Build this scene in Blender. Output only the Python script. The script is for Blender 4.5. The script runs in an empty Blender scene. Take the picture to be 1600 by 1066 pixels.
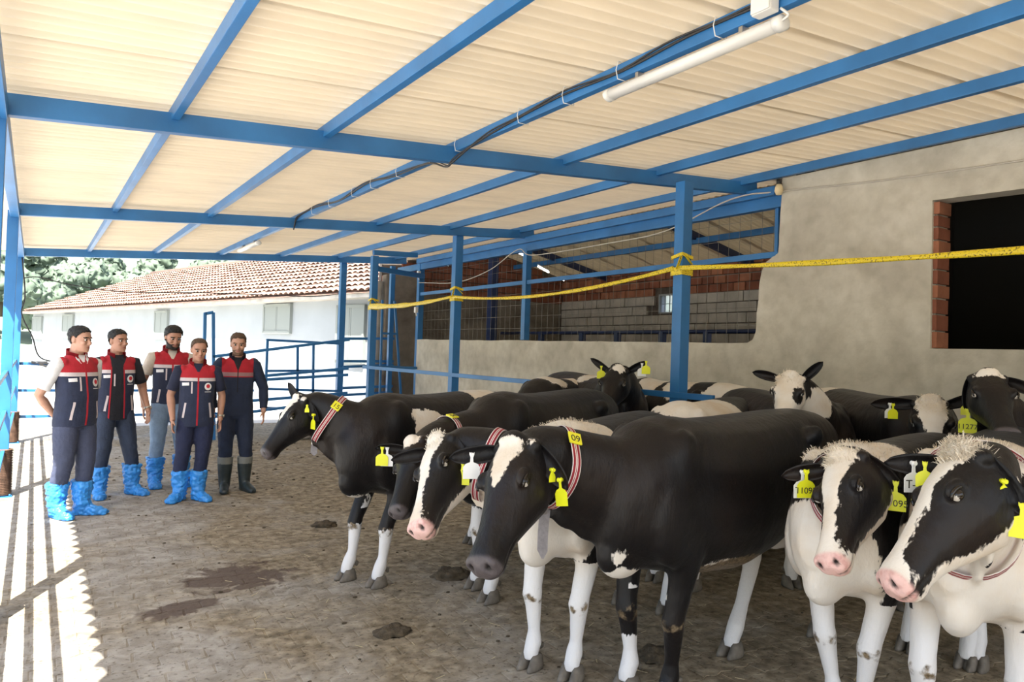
import bpy, bmesh, math, random
import numpy as np
from mathutils import Vector, Matrix, noise
from mathutils.bvhtree import BVHTree

random.seed(7)
rng = np.random.default_rng(7)
scene = bpy.context.scene
COL = scene.collection
R = math.radians

# ------------------------------------------------------------------ camera
cam_data = bpy.data.cameras.new('camera')
cam_data.sensor_fit = 'HORIZONTAL'
cam_data.sensor_width = 36.0
cam_data.lens = 36.0 * 1148.0 / 1600.0
cam_data.clip_end = 500.0
cam = bpy.data.objects.new('camera', cam_data)
COL.objects.link(cam)
YAW, PITCH, ROLL = R(33.04), R(0.93), R(1.89)
fw = Vector((math.sin(YAW) * math.cos(PITCH), math.cos(YAW) * math.cos(PITCH), math.sin(PITCH)))
r0 = Vector((math.cos(YAW), -math.sin(YAW), 0.0))
u0 = r0.cross(fw)
rt = r0 * math.cos(ROLL) + u0 * math.sin(ROLL)
up = -r0 * math.sin(ROLL) + u0 * math.cos(ROLL)
cm = Matrix.Identity(4)
for i in range(3):
    cm[i][0], cm[i][1], cm[i][2] = rt[i], up[i], -fw[i]
cm[0][3], cm[1][3], cm[2][3] = 0.0, 0.0, 1.65
cam.matrix_world = cm
scene.camera = cam

# ------------------------------------------------------------------ daylight
world = bpy.data.worlds.new('sky')
scene.world = world
world.use_nodes = True
wn = world.node_tree
wn.nodes.clear()
wo = wn.nodes.new('ShaderNodeOutputWorld')
wb = wn.nodes.new('ShaderNodeBackground')
sky = wn.nodes.new('ShaderNodeTexSky')
sky.sky_type = 'NISHITA'
sky.sun_disc = False
sky.sun_elevation = R(56)
sky.sun_rotation = R(207)
sky.air_density = 1.2
sky.dust_density = 3.0
wb.inputs['Strength'].default_value = 0.20
wn.links.new(sky.outputs[0], wb.inputs[0])
wn.links.new(wb.outputs[0], wo.inputs[0])

sun_d = bpy.data.lights.new('sun', 'SUN')
sun_d.energy = 10.0
sun_d.angle = R(0.4)
sun_d.color = (1.0, 0.95, 0.86)
sun = bpy.data.objects.new('sun', sun_d)
COL.objects.link(sun)
sun.rotation_euler = Vector((0.30, 0.60, -1.0)).to_track_quat('-Z', 'Y').to_euler()

vs = scene.view_settings
vs.view_transform = 'Standard'
vs.look = 'None'
vs.gamma = 1.0
vs.use_curve_mapping = False
vs.exposure = 1.0
scene.cycles.max_bounces = 8
scene.cycles.diffuse_bounces = 5
scene.cycles.transparent_max_bounces = 8
scene.cycles.sample_clamp_indirect = 6.0
scene.cycles.use_denoising = True

# ------------------------------------------------------------------ materials
def nodes_of(m):
    m.use_nodes = True
    return m.node_tree

def mat(name, col, rough=0.6, metal=0.0, var=0.0, vscale=8.0, bump=0.0, bscale=60.0, emit=None, spec=None, sheen=0.0):
    m = bpy.data.materials.new(name)
    nt = nodes_of(m)
    b = nt.nodes['Principled BSDF']
    b.inputs['Base Color'].default_value = (*col, 1)
    b.inputs['Roughness'].default_value = rough
    b.inputs['Metallic'].default_value = metal
    if spec is not None:
        b.inputs['Specular IOR Level'].default_value = spec
    if sheen:
        b.inputs['Sheen Weight'].default_value = sheen
    if emit:
        b.inputs['Emission Color'].default_value = (*emit[0], 1)
        b.inputs['Emission Strength'].default_value = emit[1]
    if var or bump:
        tc = nt.nodes.new('ShaderNodeTexCoord')
    if var:
        n = nt.nodes.new('ShaderNodeTexNoise')
        n.inputs['Scale'].default_value = vscale
        n.inputs['Detail'].default_value = 6
        nt.links.new(tc.outputs['Object'], n.inputs['Vector'])
        r = nt.nodes.new('ShaderNodeValToRGB')
        r.color_ramp.elements[0].position = 0.3
        r.color_ramp.elements[1].position = 0.7
        r.color_ramp.elements[0].color = (*[max(0, c * (1 - var)) for c in col], 1)
        r.color_ramp.elements[1].color = (*[min(1, c * (1 + var)) for c in col], 1)
        nt.links.new(n.outputs['Fac'], r.inputs[0])
        nt.links.new(r.outputs[0], b.inputs['Base Color'])
    if bump:
        n2 = nt.nodes.new('ShaderNodeTexNoise')
        n2.inputs['Scale'].default_value = bscale
        n2.inputs['Detail'].default_value = 4
        nt.links.new(tc.outputs['Object'], n2.inputs['Vector'])
        bp = nt.nodes.new('ShaderNodeBump')
        bp.inputs['Strength'].default_value = bump
        bp.inputs['Distance'].default_value = 0.02
        nt.links.new(n2.outputs['Fac'], bp.inputs['Height'])
        nt.links.new(bp.outputs[0], b.inputs['Normal'])
    return m

M = {}
M['blue'] = mat('blue_paint', (0.028, 0.165, 0.42), 0.42, var=0.18, vscale=2.5, bump=0.04, bscale=25)
M['navy_paint'] = mat('navy_paint', (0.012, 0.03, 0.11), 0.45, var=0.2, vscale=3)
M['white_plastic'] = mat('white_plastic', (0.78, 0.78, 0.76), 0.35)
M['cable'] = mat('cable_black', (0.02, 0.02, 0.022), 0.5)
M['cable_pale'] = mat('cable_pale', (0.5, 0.47, 0.42), 0.5)
M['rust'] = mat('rusty_ribbed_metal', (0.13, 0.075, 0.05), 0.8, var=0.5, vscale=14)
M['yellow'] = mat('yellow_plastic', (0.82, 0.78, 0.03), 0.45)
M['tag_yellow'] = mat('ear_tag_yellow', (0.80, 0.82, 0.02), 0.4)
M['tag_white'] = mat('ear_tag_white', (0.85, 0.86, 0.86), 0.4)
M['ink'] = mat('tag_ink', (0.03, 0.03, 0.02), 0.6)
M['collar_white'] = mat('collar_white', (0.72, 0.66, 0.64), 0.8)
M['collar_red'] = mat('collar_red', (0.27, 0.012, 0.025), 0.8)
M['strap_grey'] = mat('strap_grey', (0.42, 0.40, 0.42), 0.8, var=0.15, vscale=60)
M['steel'] = mat('bare_steel', (0.5, 0.5, 0.5), 0.35, metal=0.9)
M['hoof'] = mat('hoof_horn', (0.16, 0.14, 0.115), 0.6, var=0.35, vscale=22)
M['eye'] = mat('animal_eye', (0.012, 0.008, 0.006), 0.06)
M['eye_white'] = mat('animal_eye_white', (0.6, 0.56, 0.5), 0.2)
M['hair_cream'] = mat('cream_hair', (0.80, 0.73, 0.62), 0.7)
M['wood'] = mat('grey_wood', (0.25, 0.2, 0.15), 0.8, var=0.3)
M['red_crate'] = mat('red_crate_plastic', (0.5, 0.06, 0.05), 0.5)
M['sack'] = mat('woven_sack_white', (0.7, 0.7, 0.72), 0.8, bump=0.3, bscale=20)

def plaster(name, col, dark, light, seed):
    m = bpy.data.materials.new(name)
    nt = nodes_of(m)
    b = nt.nodes['Principled BSDF']
    b.inputs['Roughness'].default_value = 0.92
    tc = nt.nodes.new('ShaderNodeTexCoord')
    mp = nt.nodes.new('ShaderNodeMapping')
    mp.inputs['Location'].default_value = (seed, seed * 0.7, seed * 1.3)
    nt.links.new(tc.outputs['Object'], mp.inputs['Vector'])
    big = nt.nodes.new('ShaderNodeTexNoise')
    big.inputs['Scale'].default_value = 1.7
    big.inputs['Detail'].default_value = 7
    big.inputs['Distortion'].default_value = 0.6
    nt.links.new(mp.outputs[0], big.inputs['Vector'])
    r = nt.nodes.new('ShaderNodeValToRGB')
    e = r.color_ramp.elements
    e[0].position, e[0].color = 0.34, (*dark, 1)
    e[1].position, e[1].color = 0.66, (*light, 1)
    k = e.new(0.5)
    k.color = (*col, 1)
    nt.links.new(big.outputs['Fac'], r.inputs[0])
    fine = nt.nodes.new('ShaderNodeTexNoise')
    fine.inputs['Scale'].default_value = 9
    fine.inputs['Detail'].default_value = 8
    nt.links.new(mp.outputs[0], fine.inputs['Vector'])
    mx = nt.nodes.new('ShaderNodeMix')
    mx.data_type = 'RGBA'
    mx.blend_type = 'MULTIPLY'
    mx.inputs['Factor'].default_value = 0.7
    r2 = nt.nodes.new('ShaderNodeValToRGB')
    r2.color_ramp.elements[0].position = 0.28
    r2.color_ramp.elements[0].color = (0.78, 0.77, 0.74, 1)
    r2.color_ramp.elements[1].position = 0.6
    nt.links.new(fine.outputs['Fac'], r2.inputs[0])
    nt.links.new(r.outputs[0], mx.inputs['A'])
    nt.links.new(r2.outputs[0], mx.inputs['B'])
    nt.links.new(mx.outputs['Result'], b.inputs['Base Color'])
    bp = nt.nodes.new('ShaderNodeBump')
    bp.inputs['Strength'].default_value = 0.5
    bp.inputs['Distance'].default_value = 0.02
    nt.links.new(fine.outputs['Fac'], bp.inputs['Height'])
    nt.links.new(bp.outputs[0], b.inputs['Normal'])
    return m

M['plaster'] = plaster('cement_plaster', (0.56, 0.53, 0.45), (0.47, 0.44, 0.37), (0.64, 0.61, 0.53), 3.1)
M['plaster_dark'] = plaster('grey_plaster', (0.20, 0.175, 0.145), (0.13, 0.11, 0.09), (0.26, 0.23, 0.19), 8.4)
M['wall_white'] = mat('whitewash', (0.35, 0.385, 0.41), 0.9, var=0.06, vscale=1.2)
M['brick_red'] = mat('hollow_brick_red', (0.24, 0.085, 0.05), 0.9, var=0.3, vscale=3, bump=0.3, bscale=30)
M['brick_orange'] = mat('hollow_brick_orange', (0.34, 0.14, 0.08), 0.9, var=0.3, vscale=4, bump=0.3, bscale=30)
M['block_grey'] = mat('aerated_block', (0.46, 0.44, 0.40), 0.95, var=0.2, vscale=3, bump=0.3, bscale=20)
M['mortar'] = mat('mortar', (0.12, 0.10, 0.085), 0.95, var=0.3, vscale=6)
M['mortar_pale'] = mat('mortar_pale', (0.30, 0.27, 0.22), 0.95, var=0.3, vscale=6)
M['dark_room'] = mat('unlit_room_shade', (0.03, 0.028, 0.025), 0.95)  # near-black colour stands in for the shade of the unlit room
M['roof_tile'] = mat('terracotta_tile', (0.27, 0.175, 0.135), 0.85, var=0.18, vscale=0.7)
M['shutter'] = mat('grey_shutter', (0.24, 0.27, 0.26), 0.7)
M['concrete_out'] = mat('pale_concrete', (0.52, 0.50, 0.46), 0.9, var=0.1, vscale=0.6)
M['grass_hill'] = mat('dry_green_slope', (0.15, 0.19, 0.145), 0.95, var=0.25, vscale=0.25)
M['leaf'] = mat('tree_leaf', (0.12, 0.165, 0.12), 0.8, var=0.25, vscale=0.8)
M['bark'] = mat('bark', (0.12, 0.09, 0.06), 0.9)
M['lamp_on'] = mat('lit_tube', (0.9, 0.92, 1.0), 0.4, emit=((0.9, 0.95, 1.0), 9.0))
M['glass'] = mat('dusty_glass', (0.75, 0.8, 0.8), 0.15)
M['wire'] = mat('galvanised_wire', (0.20, 0.19, 0.17), 0.5, metal=0.5)
M['dung'] = mat('dung', (0.085, 0.065, 0.04), 0.9, var=0.4, vscale=30, bump=0.5, bscale=60)
M['straw'] = mat('straw', (0.55, 0.47, 0.30), 0.8)

def roof_material(name, col, trans_col, f):
    m = bpy.data.materials.new(name)
    nt = nodes_of(m)
    nt.nodes.clear()
    out = nt.nodes.new('ShaderNodeOutputMaterial')
    d = nt.nodes.new('ShaderNodeBsdfDiffuse')
    t = nt.nodes.new('ShaderNodeBsdfTranslucent')
    mix = nt.nodes.new('ShaderNodeMixShader')
    mix.inputs[0].default_value = f
    tc = nt.nodes.new('ShaderNodeTexCoord')
    mp = nt.nodes.new('ShaderNodeMapping')
    mp.inputs['Scale'].default_value = (0.25, 1.0, 1.0)
    nt.links.new(tc.outputs['Object'], mp.inputs['Vector'])
    n = nt.nodes.new('ShaderNodeTexNoise')
    n.inputs['Scale'].default_value = 5
    n.inputs['Detail'].default_value = 6
    nt.links.new(mp.outputs[0], n.inputs['Vector'])
    r = nt.nodes.new('ShaderNodeValToRGB')
    r.color_ramp.elements[0].position = 0.3
    r.color_ramp.elements[1].position = 0.7
    r.color_ramp.elements[0].color = (*[c * 0.88 for c in col], 1)
    r.color_ramp.elements[1].color = (*[min(1, c * 1.06) for c in col], 1)
    nt.links.new(n.outputs['Fac'], r.inputs[0])
    nt.links.new(r.outputs[0], d.inputs[0])
    t.inputs[0].default_value = (*trans_col, 1)
    nt.links.new(d.outputs[0], mix.inputs[1])
    nt.links.new(t.outputs[0], mix.inputs[2])
    nt.links.new(mix.outputs[0], out.inputs[0])
    return m

M['roof'] = roof_material('cream_corrugated_sheet', (0.80, 0.705, 0.56), (0.85, 0.70, 0.50), 0.06)
M['roof2'] = roof_material('cream_corrugated_sheet_darker', (0.62, 0.52, 0.38), (0.6, 0.5, 0.3), 0.03)  # darker cream than the main shed sheets

def tape_material():
    m = bpy.data.materials.new('yellow_speckled_plastic_band')
    nt = nodes_of(m)
    b = nt.nodes['Principled BSDF']
    b.inputs['Roughness'].default_value = 0.4
    tc = nt.nodes.new('ShaderNodeTexCoord')
    n = nt.nodes.new('ShaderNodeTexNoise')
    n.inputs['Scale'].default_value = 85
    n.inputs['Detail'].default_value = 3
    nt.links.new(tc.outputs['Object'], n.inputs['Vector'])
    r = nt.nodes.new('ShaderNodeValToRGB')
    r.color_ramp.elements[0].position = 0.34
    r.color_ramp.elements[0].color = (0.10, 0.07, 0.01, 1)
    r.color_ramp.elements[1].position = 0.46
    r.color_ramp.elements[1].color = (0.78, 0.60, 0.02, 1)
    nt.links.new(n.outputs['Fac'], r.inputs[0])
    nt.links.new(r.outputs[0], b.inputs['Base Color'])
    return m
M['tape'] = tape_material()

def paver_material(name, kind):
    """trampled paving: stone colour, dried dung film, one wet patch with its own outline"""
    m = bpy.data.materials.new(name)
    nt = nodes_of(m)
    b = nt.nodes['Principled BSDF']
    b.inputs['Roughness'].default_value = 0.85
    tc = nt.nodes.new('ShaderNodeNewGeometry')
    pos = tc.outputs['Position']
    def nz(scale, detail, off=0.0, dist=0.0):
        mp = nt.nodes.new('ShaderNodeMapping')
        mp.inputs['Location'].default_value = (off, off, off)
        nt.links.new(pos, mp.inputs['Vector'])
        n = nt.nodes.new('ShaderNodeTexNoise')
        n.inputs['Scale'].default_value = scale
        n.inputs['Detail'].default_value = detail
        n.inputs['Distortion'].default_value = dist
        nt.links.new(mp.outputs[0], n.inputs['Vector'])
        return n.outputs['Fac']
    def ramp(src, p0, c0, p1, c1):
        r = nt.nodes.new('ShaderNodeValToRGB')
        r.color_ramp.elements[0].position = p0
        r.color_ramp.elements[0].color = (*c0, 1)
        r.color_ramp.elements[1].position = p1
        r.color_ramp.elements[1].color = (*c1, 1)
        nt.links.new(src, r.inputs[0])
        return r.outputs[0]
    def mix(fac, a, c, mode='MIX'):
        x = nt.nodes.new('ShaderNodeMix')
        x.data_type = 'RGBA'
        x.blend_type = mode
        if isinstance(fac, float):
            x.inputs['Factor'].default_value = fac
        else:
            nt.links.new(fac, x.inputs['Factor'])
        nt.links.new(a, x.inputs['A'])
        nt.links.new(c, x.inputs['B'])
        return x.outputs['Result']
    stone = ramp(nz(4.0, 8), 0.3, (0.29, 0.265, 0.225), 0.7, (0.44, 0.415, 0.37))
    film = ramp(nz(14.0, 9, 5.0), 0.35, (0.19, 0.152, 0.098), 0.7, (0.43, 0.365, 0.26))
    # share of dung film over stone grows with x
    sep = nt.nodes.new('ShaderNodeSeparateXYZ')
    nt.links.new(pos, sep.inputs[0])
    mr = nt.nodes.new('ShaderNodeMapRange')
    mr.inputs['From Min'].default_value = 0.4
    mr.inputs['From Max'].default_value = 3.0
    mr.inputs['To Min'].default_value = -0.08
    mr.inputs['To Max'].default_value = 0.20
    nt.links.new(sep.outputs[0], mr.inputs['Value'])
    add = nt.nodes.new('ShaderNodeMath')
    add.operation = 'ADD'
    nt.links.new(nz(1.3, 10, 2.0, 0.5), add.inputs[0])
    nt.links.new(mr.outputs[0], add.inputs[1])
    fac = ramp(add.outputs[0], 0.40, (0, 0, 0), 0.66, (1, 1, 1))
    col = mix(fac, stone, film)
    blot = ramp(nz(6.5, 9, 4.0, 1.2), 0.36, (0.62, 0.59, 0.54), 0.60, (1.06, 1.06, 1.06))
    col = mix(0.75, col, blot, 'MULTIPLY')
    # dark crumbs
    crumbs = ramp(nz(38.0, 3, 9.0), 0.32, (0.40, 0.37, 0.33), 0.42, (1, 1, 1))
    col = mix(0.8, col, crumbs, 'MULTIPLY')
    # wet stain: two elongated lobes
    def lobe(cx, cy, rx, ry, rot):
        mp = nt.nodes.new('ShaderNodeMapping')
        mp.vector_type = 'TEXTURE'
        mp.inputs['Location'].default_value = (cx, cy, 0)
        mp.inputs['Rotation'].default_value = (0, 0, rot)
        mp.inputs['Scale'].default_value = (rx, ry, 10)
        nt.links.new(pos, mp.inputs['Vector'])
        ln = nt.nodes.new('ShaderNodeVectorMath')
        ln.operation = 'LENGTH'
        nt.links.new(mp.outputs[0], ln.inputs[0])
        return ln.outputs['Value']
    mn = nt.nodes.new('ShaderNodeMath')
    mn.operation = 'MINIMUM'
    nt.links.new(lobe(1.27, 5.42, 0.42, 0.36, 0.2), mn.inputs[0])
    nt.links.new(lobe(0.83, 4.93, 0.36, 0.13, 0.3), mn.inputs[1])
    sm = nt.nodes.new('ShaderNodeMath')
    sm.operation = 'MULTIPLY_ADD'
    nt.links.new(nz(5.5, 8, 3.0, 1.0), sm.inputs[0])
    sm.inputs[1].default_value = 2.2
    nt.links.new(mn.outputs[0], sm.inputs[2])
    wet = ramp(sm.outputs[0], 0.0, (1, 1, 1), 1.0, (0, 0, 0))
    # rescale: dark when lobe + noise < ~2
    mr2 = nt.nodes.new('ShaderNodeMapRange')
    mr2.inputs['From Min'].default_value = 1.75
    mr2.inputs['From Max'].default_value = 2.0
    mr2.inputs['To Min'].default_value = 0.85
    mr2.inputs['To Max'].default_value = 0.0
    nt.links.new(sm.outputs[0], mr2.inputs['Value'])
    wetc = nt.nodes.new('ShaderNodeRGB')
    wetc.outputs[0].default_value = (0.085, 0.055, 0.04, 1)
    col = mix(mr2.outputs[0], col, wetc.outputs[0])
    if kind == 'bed':
        dk = nt.nodes.new('ShaderNodeRGB')
        dk.outputs[0].default_value = (0.90, 0.87, 0.82, 1)
        col = mix(1.0, col, dk.outputs[0], 'MULTIPLY')
    nt.links.new(col, b.inputs['Base Color'])
    bp = nt.nodes.new('ShaderNodeBump')
    bp.inputs['Strength'].default_value = 0.55
    bp.inputs['Distance'].default_value = 0.012
    nt.links.new(nz(24.0, 8, 1.0), bp.inputs['Height'])
    nt.links.new(bp.outputs[0], b.inputs['Normal'])
    return m
M['paver'] = paver_material('trampled_paver', 'paver')
M['bed'] = paver_material('dirt_joint', 'bed')

def hide_material():
    m = bpy.data.materials.new('cow_hide')
    nt = nodes_of(m)
    b = nt.nodes['Principled BSDF']
    b.inputs['Roughness'].default_value = 0.45
    b.inputs['Specular IOR Level'].default_value = 0.30
    b.inputs['Sheen Weight'].default_value = 0.04
    b.inputs['Sheen Roughness'].default_value = 0.4
    tc = nt.nodes.new('ShaderNodeTexCoord')
    def attr(n):
        a = nt.nodes.new('ShaderNodeAttribute')
        a.attribute_name = n
        return a.outputs['Fac']
    def nz(scale, detail=4, stretch=None):
        n = nt.nodes.new('ShaderNodeTexNoise')
        n.inputs['Scale'].default_value = scale
        n.inputs['Detail'].default_value = detail
        if stretch:
            mp = nt.nodes.new('ShaderNodeMapping')
            mp.inputs['Scale'].default_value = stretch
            nt.links.new(tc.outputs['Object'], mp.inputs['Vector'])
            nt.links.new(mp.outputs[0], n.inputs['Vector'])
        else:
            nt.links.new(tc.outputs['Object'], n.inputs['Vector'])
        return n.outputs['Fac']
    def math_(op, a, b_, c=None):
        x = nt.nodes.new('ShaderNodeMath')
        x.operation = op
        for i, v in enumerate((a, b_, c)):
            if v is None:
                continue
            if isinstance(v, (int, float)):
                x.inputs[i].default_value = v
            else:
                nt.links.new(v, x.inputs[i])
        return x.outputs[0]
    def rgb(c):
        x = nt.nodes.new('ShaderNodeRGB')
        x.outputs[0].default_value = (*c, 1)
        return x.outputs[0]
    def mix(f, a, c):
        x = nt.nodes.new('ShaderNodeMix')
        x.data_type = 'RGBA'
        nt.links.new(f, x.inputs['Factor'])
        nt.links.new(a, x.inputs['A'])
        nt.links.new(c, x.inputs['B'])
        return x.outputs['Result']
    def smooth(v, a, c):
        x = nt.nodes.new('ShaderNodeMapRange')
        x.interpolation_type = 'SMOOTHSTEP'
        x.inputs['From Min'].default_value = a
        x.inputs['From Max'].default_value = c
        nt.links.new(v, x.inputs['Value'])
        return x.outputs[0]
    hair = nz(70, 3, (1, 1, 0.35))
    big = nz(11, 4)
    t = math_('MULTIPLY_ADD', math_('SUBTRACT', hair, 0.5), 0.045, attr('coat'))
    t = math_('MULTIPLY_ADD', math_('SUBTRACT', big, 0.5), 0.05, t)
    white_f = smooth(t, -0.004, 0.005)
    blackc = mix(smooth(nz(2.3, 4), 0.4, 0.75), rgb((0.0055, 0.005, 0.006)), rgb((0.014, 0.008, 0.006)))
    whitec = mix(smooth(nz(5, 5), 0.35, 0.75), rgb((0.78, 0.74, 0.68)), rgb((0.68, 0.58, 0.46)))
    whitec = mix(attr('clean'), whitec, rgb((0.80, 0.79, 0.79)))
    col = mix(white_f, blackc, whitec)
    dirt_f = smooth(math_('MULTIPLY_ADD', math_('SUBTRACT', nz(26, 6), 0.5), 1.2, attr('dirt')), 0.45, 0.75)
    col = mix(dirt_f, col, mix(smooth(nz(60, 3), 0.35, 0.65), rgb((0.10, 0.07, 0.04)), rgb((0.27, 0.20, 0.12))))
    col = mix(attr('pink'), col, mix(smooth(nz(45, 3), 0.45, 0.7), rgb((0.76, 0.50, 0.46)), rgb((0.66, 0.37, 0.34))))
    col = mix(attr('grey'), col, rgb((0.10, 0.085, 0.09)))
    col = mix(attr('dark'), col, rgb((0.008, 0.006, 0.006)))
    nt.links.new(col, b.inputs['Base Color'])
    bp = nt.nodes.new('ShaderNodeBump')
    bp.inputs['Strength'].default_value = 0.25
    bp.inputs['Distance'].default_value = 0.006
    nt.links.new(nz(120, 3, (1, 1, 0.3)), bp.inputs['Height'])
    bp2 = nt.nodes.new('ShaderNodeBump')
    bp2.inputs['Strength'].default_value = 0.35
    bp2.inputs['Distance'].default_value = 0.02
    nt.links.new(nz(16, 5, (1, 1, 0.6)), bp2.inputs['Height'])
    nt.links.new(bp.outputs[0], bp2.inputs['Normal'])
    nt.links.new(bp2.outputs[0], b.inputs['Normal'])
    return m
M['hide'] = hide_material()

# ------------------------------------------------------------------ helpers
def link(o, parent=None):
    COL.objects.link(o)
    if parent is not None:
        o.parent = parent
    return o

def obj(name, geo, m=None, parent=None, smooth=False, loc=None):
    if isinstance(geo, bmesh.types.BMesh):
        me = bpy.data.meshes.new(name)
        geo.normal_update()
        geo.to_mesh(me)
        geo.free()
    else:
        me = geo
    if m is not None and len(me.materials) == 0:
        for x in (m if isinstance(m, (list, tuple)) else [m]):
            me.materials.append(x)
    if smooth:
        me.shade_smooth()
    o = bpy.data.objects.new(name, me)
    if loc is not None:
        o.location = loc
    return link(o, parent)

def empty(name, loc=(0, 0, 0), rz=0.0):
    o = bpy.data.objects.new(name, None)
    o.empty_display_size = 0.1
    o.location = loc
    o.rotation_euler = (0, 0, rz)
    return link(o)

def tag(o, label=None, cat=None, group=None, kind=None):
    if label: o['label'] = label
    if cat: o['category'] = cat
    if group: o['group'] = group
    if kind: o['kind'] = kind
    return o

def add_box(bm, c, s, rot=None, mi=0, bevel=0.0):
    mtx = Matrix.Translation(Vector(c))
    if rot is not None:
        mtx = mtx @ rot.to_4x4()
    mtx = mtx @ Matrix.Diagonal((s[0], s[1], s[2], 1))
    r = bmesh.ops.create_cube(bm, size=1.0, matrix=mtx)
    fs = set()
    for v in r['verts']:
        for f in v.link_faces:
            fs.add(f)
    for f in fs:
        f.material_index = mi
    if bevel:
        es = list({e for f in fs for e in f.edges})
        bmesh.ops.bevel(bm, geom=es, offset=bevel, segments=2, affect='EDGES', profile=0.6)

def add_bar(bm, p0, p1, w, h=None, upv=(0, 0, 1), mi=0, bevel=0.0):
    """square-section bar between two points; w is sideways, h along upv"""
    h = w if h is None else h
    p0, p1 = Vector(p0), Vector(p1)
    d = p1 - p0
    x = d.normalized()
    u = Vector(upv)
    y = u.cross(x)
    if y.length < 1e-4:
        y = Vector((0, 1, 0)).cross(x)
    y.normalize()
    z = x.cross(y)
    rot = Matrix((x, y, z)).transposed()
    add_box(bm, (p0 + p1) / 2, (d.length, w, h), rot, mi, bevel)

def add_tube(bm, pts, radii, n=10, caps=True, mi=0):
    """swept tube; radii: number, list of numbers or list of (ru, rv)"""
    pts = [Vector(p) for p in pts]
    k = len(pts)
    if isinstance(radii, (int, float)):
        radii = [radii] * k
    tang = []
    for i in range(k):
        a = pts[max(0, i - 1)]
        b_ = pts[min(k - 1, i + 1)]
        tang.append((b_ - a).normalized())
    ref = Vector((0, 0, 1)) if abs(tang[0].z) < 0.9 else Vector((1, 0, 0))
    u = (ref - tang[0] * ref.dot(tang[0])).normalized()
    rings = []
    for i in range(k):
        t = tang[i]
        u = (u - t * u.dot(t)).normalized()
        v = t.cross(u)
        r = radii[i]
        ru, rv = r if isinstance(r, (tuple, list)) else (r, r)
        rings.append([bm.verts.new(pts[i] + u * (ru * math.cos(2 * math.pi * j / n)) + v * (rv * math.sin(2 * math.pi * j / n))) for j in range(n)])
    for i in range(k - 1):
        for j in range(n):
            f = bm.faces.new((rings[i][j], rings[i][(j + 1) % n], rings[i + 1][(j + 1) % n], rings[i + 1][j]))
            f.material_index = mi
            f.smooth = True
    if caps:
        for r_, s in ((rings[0], -1), (rings[-1], 1)):
            f = bm.faces.new(list(reversed(r_)) if s < 0 else r_)
            f.material_index = mi
    return rings

def add_rings(bm, rings):
    """closed loft through lists of points"""
    vr = [[bm.verts.new(p) for p in r] for r in rings]
    n = len(vr[0])
    for a, b_ in zip(vr, vr[1:]):
        for j in range(n):
            bm.faces.new((a[j], a[(j + 1) % n], b_[(j + 1) % n], b_[j]))
    bm.faces.new(list(reversed(vr[0])))
    bm.faces.new(vr[-1])

def add_ell(bm, c, r, rot=None, sub=2):
    mtx = Matrix.Translation(Vector(c))
    if rot is not None:
        mtx = mtx @ rot.to_4x4()
    mtx = mtx @ Matrix.Diagonal((r[0], r[1], r[2], 1))
    bmesh.ops.create_icosphere(bm, subdivisions=sub, radius=1.0, matrix=mtx)

def remesh(bm, voxel, smooth=4, fac=0.5):
    """one continuous surface from overlapping closed shells"""
    bmesh.ops.recalc_face_normals(bm, faces=bm.faces[:])
    me = bpy.data.meshes.new('shell')
    bm.to_mesh(me)
    bm.free()
    o = bpy.data.objects.new('shell', me)
    COL.objects.link(o)
    md = o.modifiers.new('union', 'REMESH')
    md.mode = 'VOXEL'
    md.voxel_size = voxel
    md.use_smooth_shade = True
    if smooth:
        sm = o.modifiers.new('soft', 'SMOOTH')
        sm.factor = fac
        sm.iterations = smooth
    dg = bpy.context.evaluated_depsgraph_get()
    out = bpy.data.meshes.new_from_object(o.evaluated_get(dg))
    bpy.data.objects.remove(o)
    bpy.data.meshes.remove(me)
    return out

def coords(me):
    a = np.empty(len(me.vertices) * 3, np.float32)
    me.vertices.foreach_get('co', a)
    return a.reshape(-1, 3).astype(np.float64)

def normals(me):
    a = np.empty(len(me.vertices) * 3, np.float32)
    me.vertex_normals.foreach_get('vector', a)
    return a.reshape(-1, 3).astype(np.float64)

def set_coords(me, c):
    me.vertices.foreach_set('co', np.ascontiguousarray(c, np.float32).ravel())
    me.update()

def set_attr(me, name, v):
    a = me.attributes.new(name, 'FLOAT', 'POINT')
    a.data.foreach_set('value', np.ascontiguousarray(v, np.float32))

def text_obj(name, s, size, m, parent, mtx, extrude=0.0006):
    cu = bpy.data.curves.new(name, 'FONT')
    cu.body = s
    cu.size = size
    cu.align_x = 'CENTER'
    cu.align_y = 'CENTER'
    cu.extrude = extrude
    tmp = bpy.data.objects.new(name, cu)
    COL.objects.link(tmp)
    me = bpy.data.meshes.new_from_object(tmp.evaluated_get(bpy.context.evaluated_depsgraph_get()))
    bpy.data.objects.remove(tmp)
    me.materials.clear()
    me.materials.append(m)
    o = bpy.data.objects.new(name, me)
    link(o, parent)
    o.matrix_local = mtx
    return o

def smoothstep(a, b_, x):
    t = np.clip((x - a) / (b_ - a), 0, 1)
    return t * t * (3 - 2 * t)

def relax(me, weight, iters, lam=0.5):
    """weighted Laplacian smoothing of a mesh"""
    c = coords(me)
    e = np.empty(len(me.edges) * 2, np.int32)
    me.edges.foreach_get('vertices', e)
    e = e.reshape(-1, 2)
    n = len(c)
    deg = np.bincount(e[:, 0], minlength=n) + np.bincount(e[:, 1], minlength=n)
    deg = np.maximum(deg, 1)
    for _ in range(iters):
        acc = np.empty_like(c)
        for k in range(3):
            acc[:, k] = np.bincount(e[:, 0], weights=c[e[:, 1], k], minlength=n) + np.bincount(e[:, 1], weights=c[e[:, 0], k], minlength=n)
        c += (acc / deg[:, None] - c) * (lam * weight)[:, None]
    set_coords(me, c)

# ================================================================== SETTING
def roof_z(x):            # top of the rafters
    return 3.045 + 0.0745 * x

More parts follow.
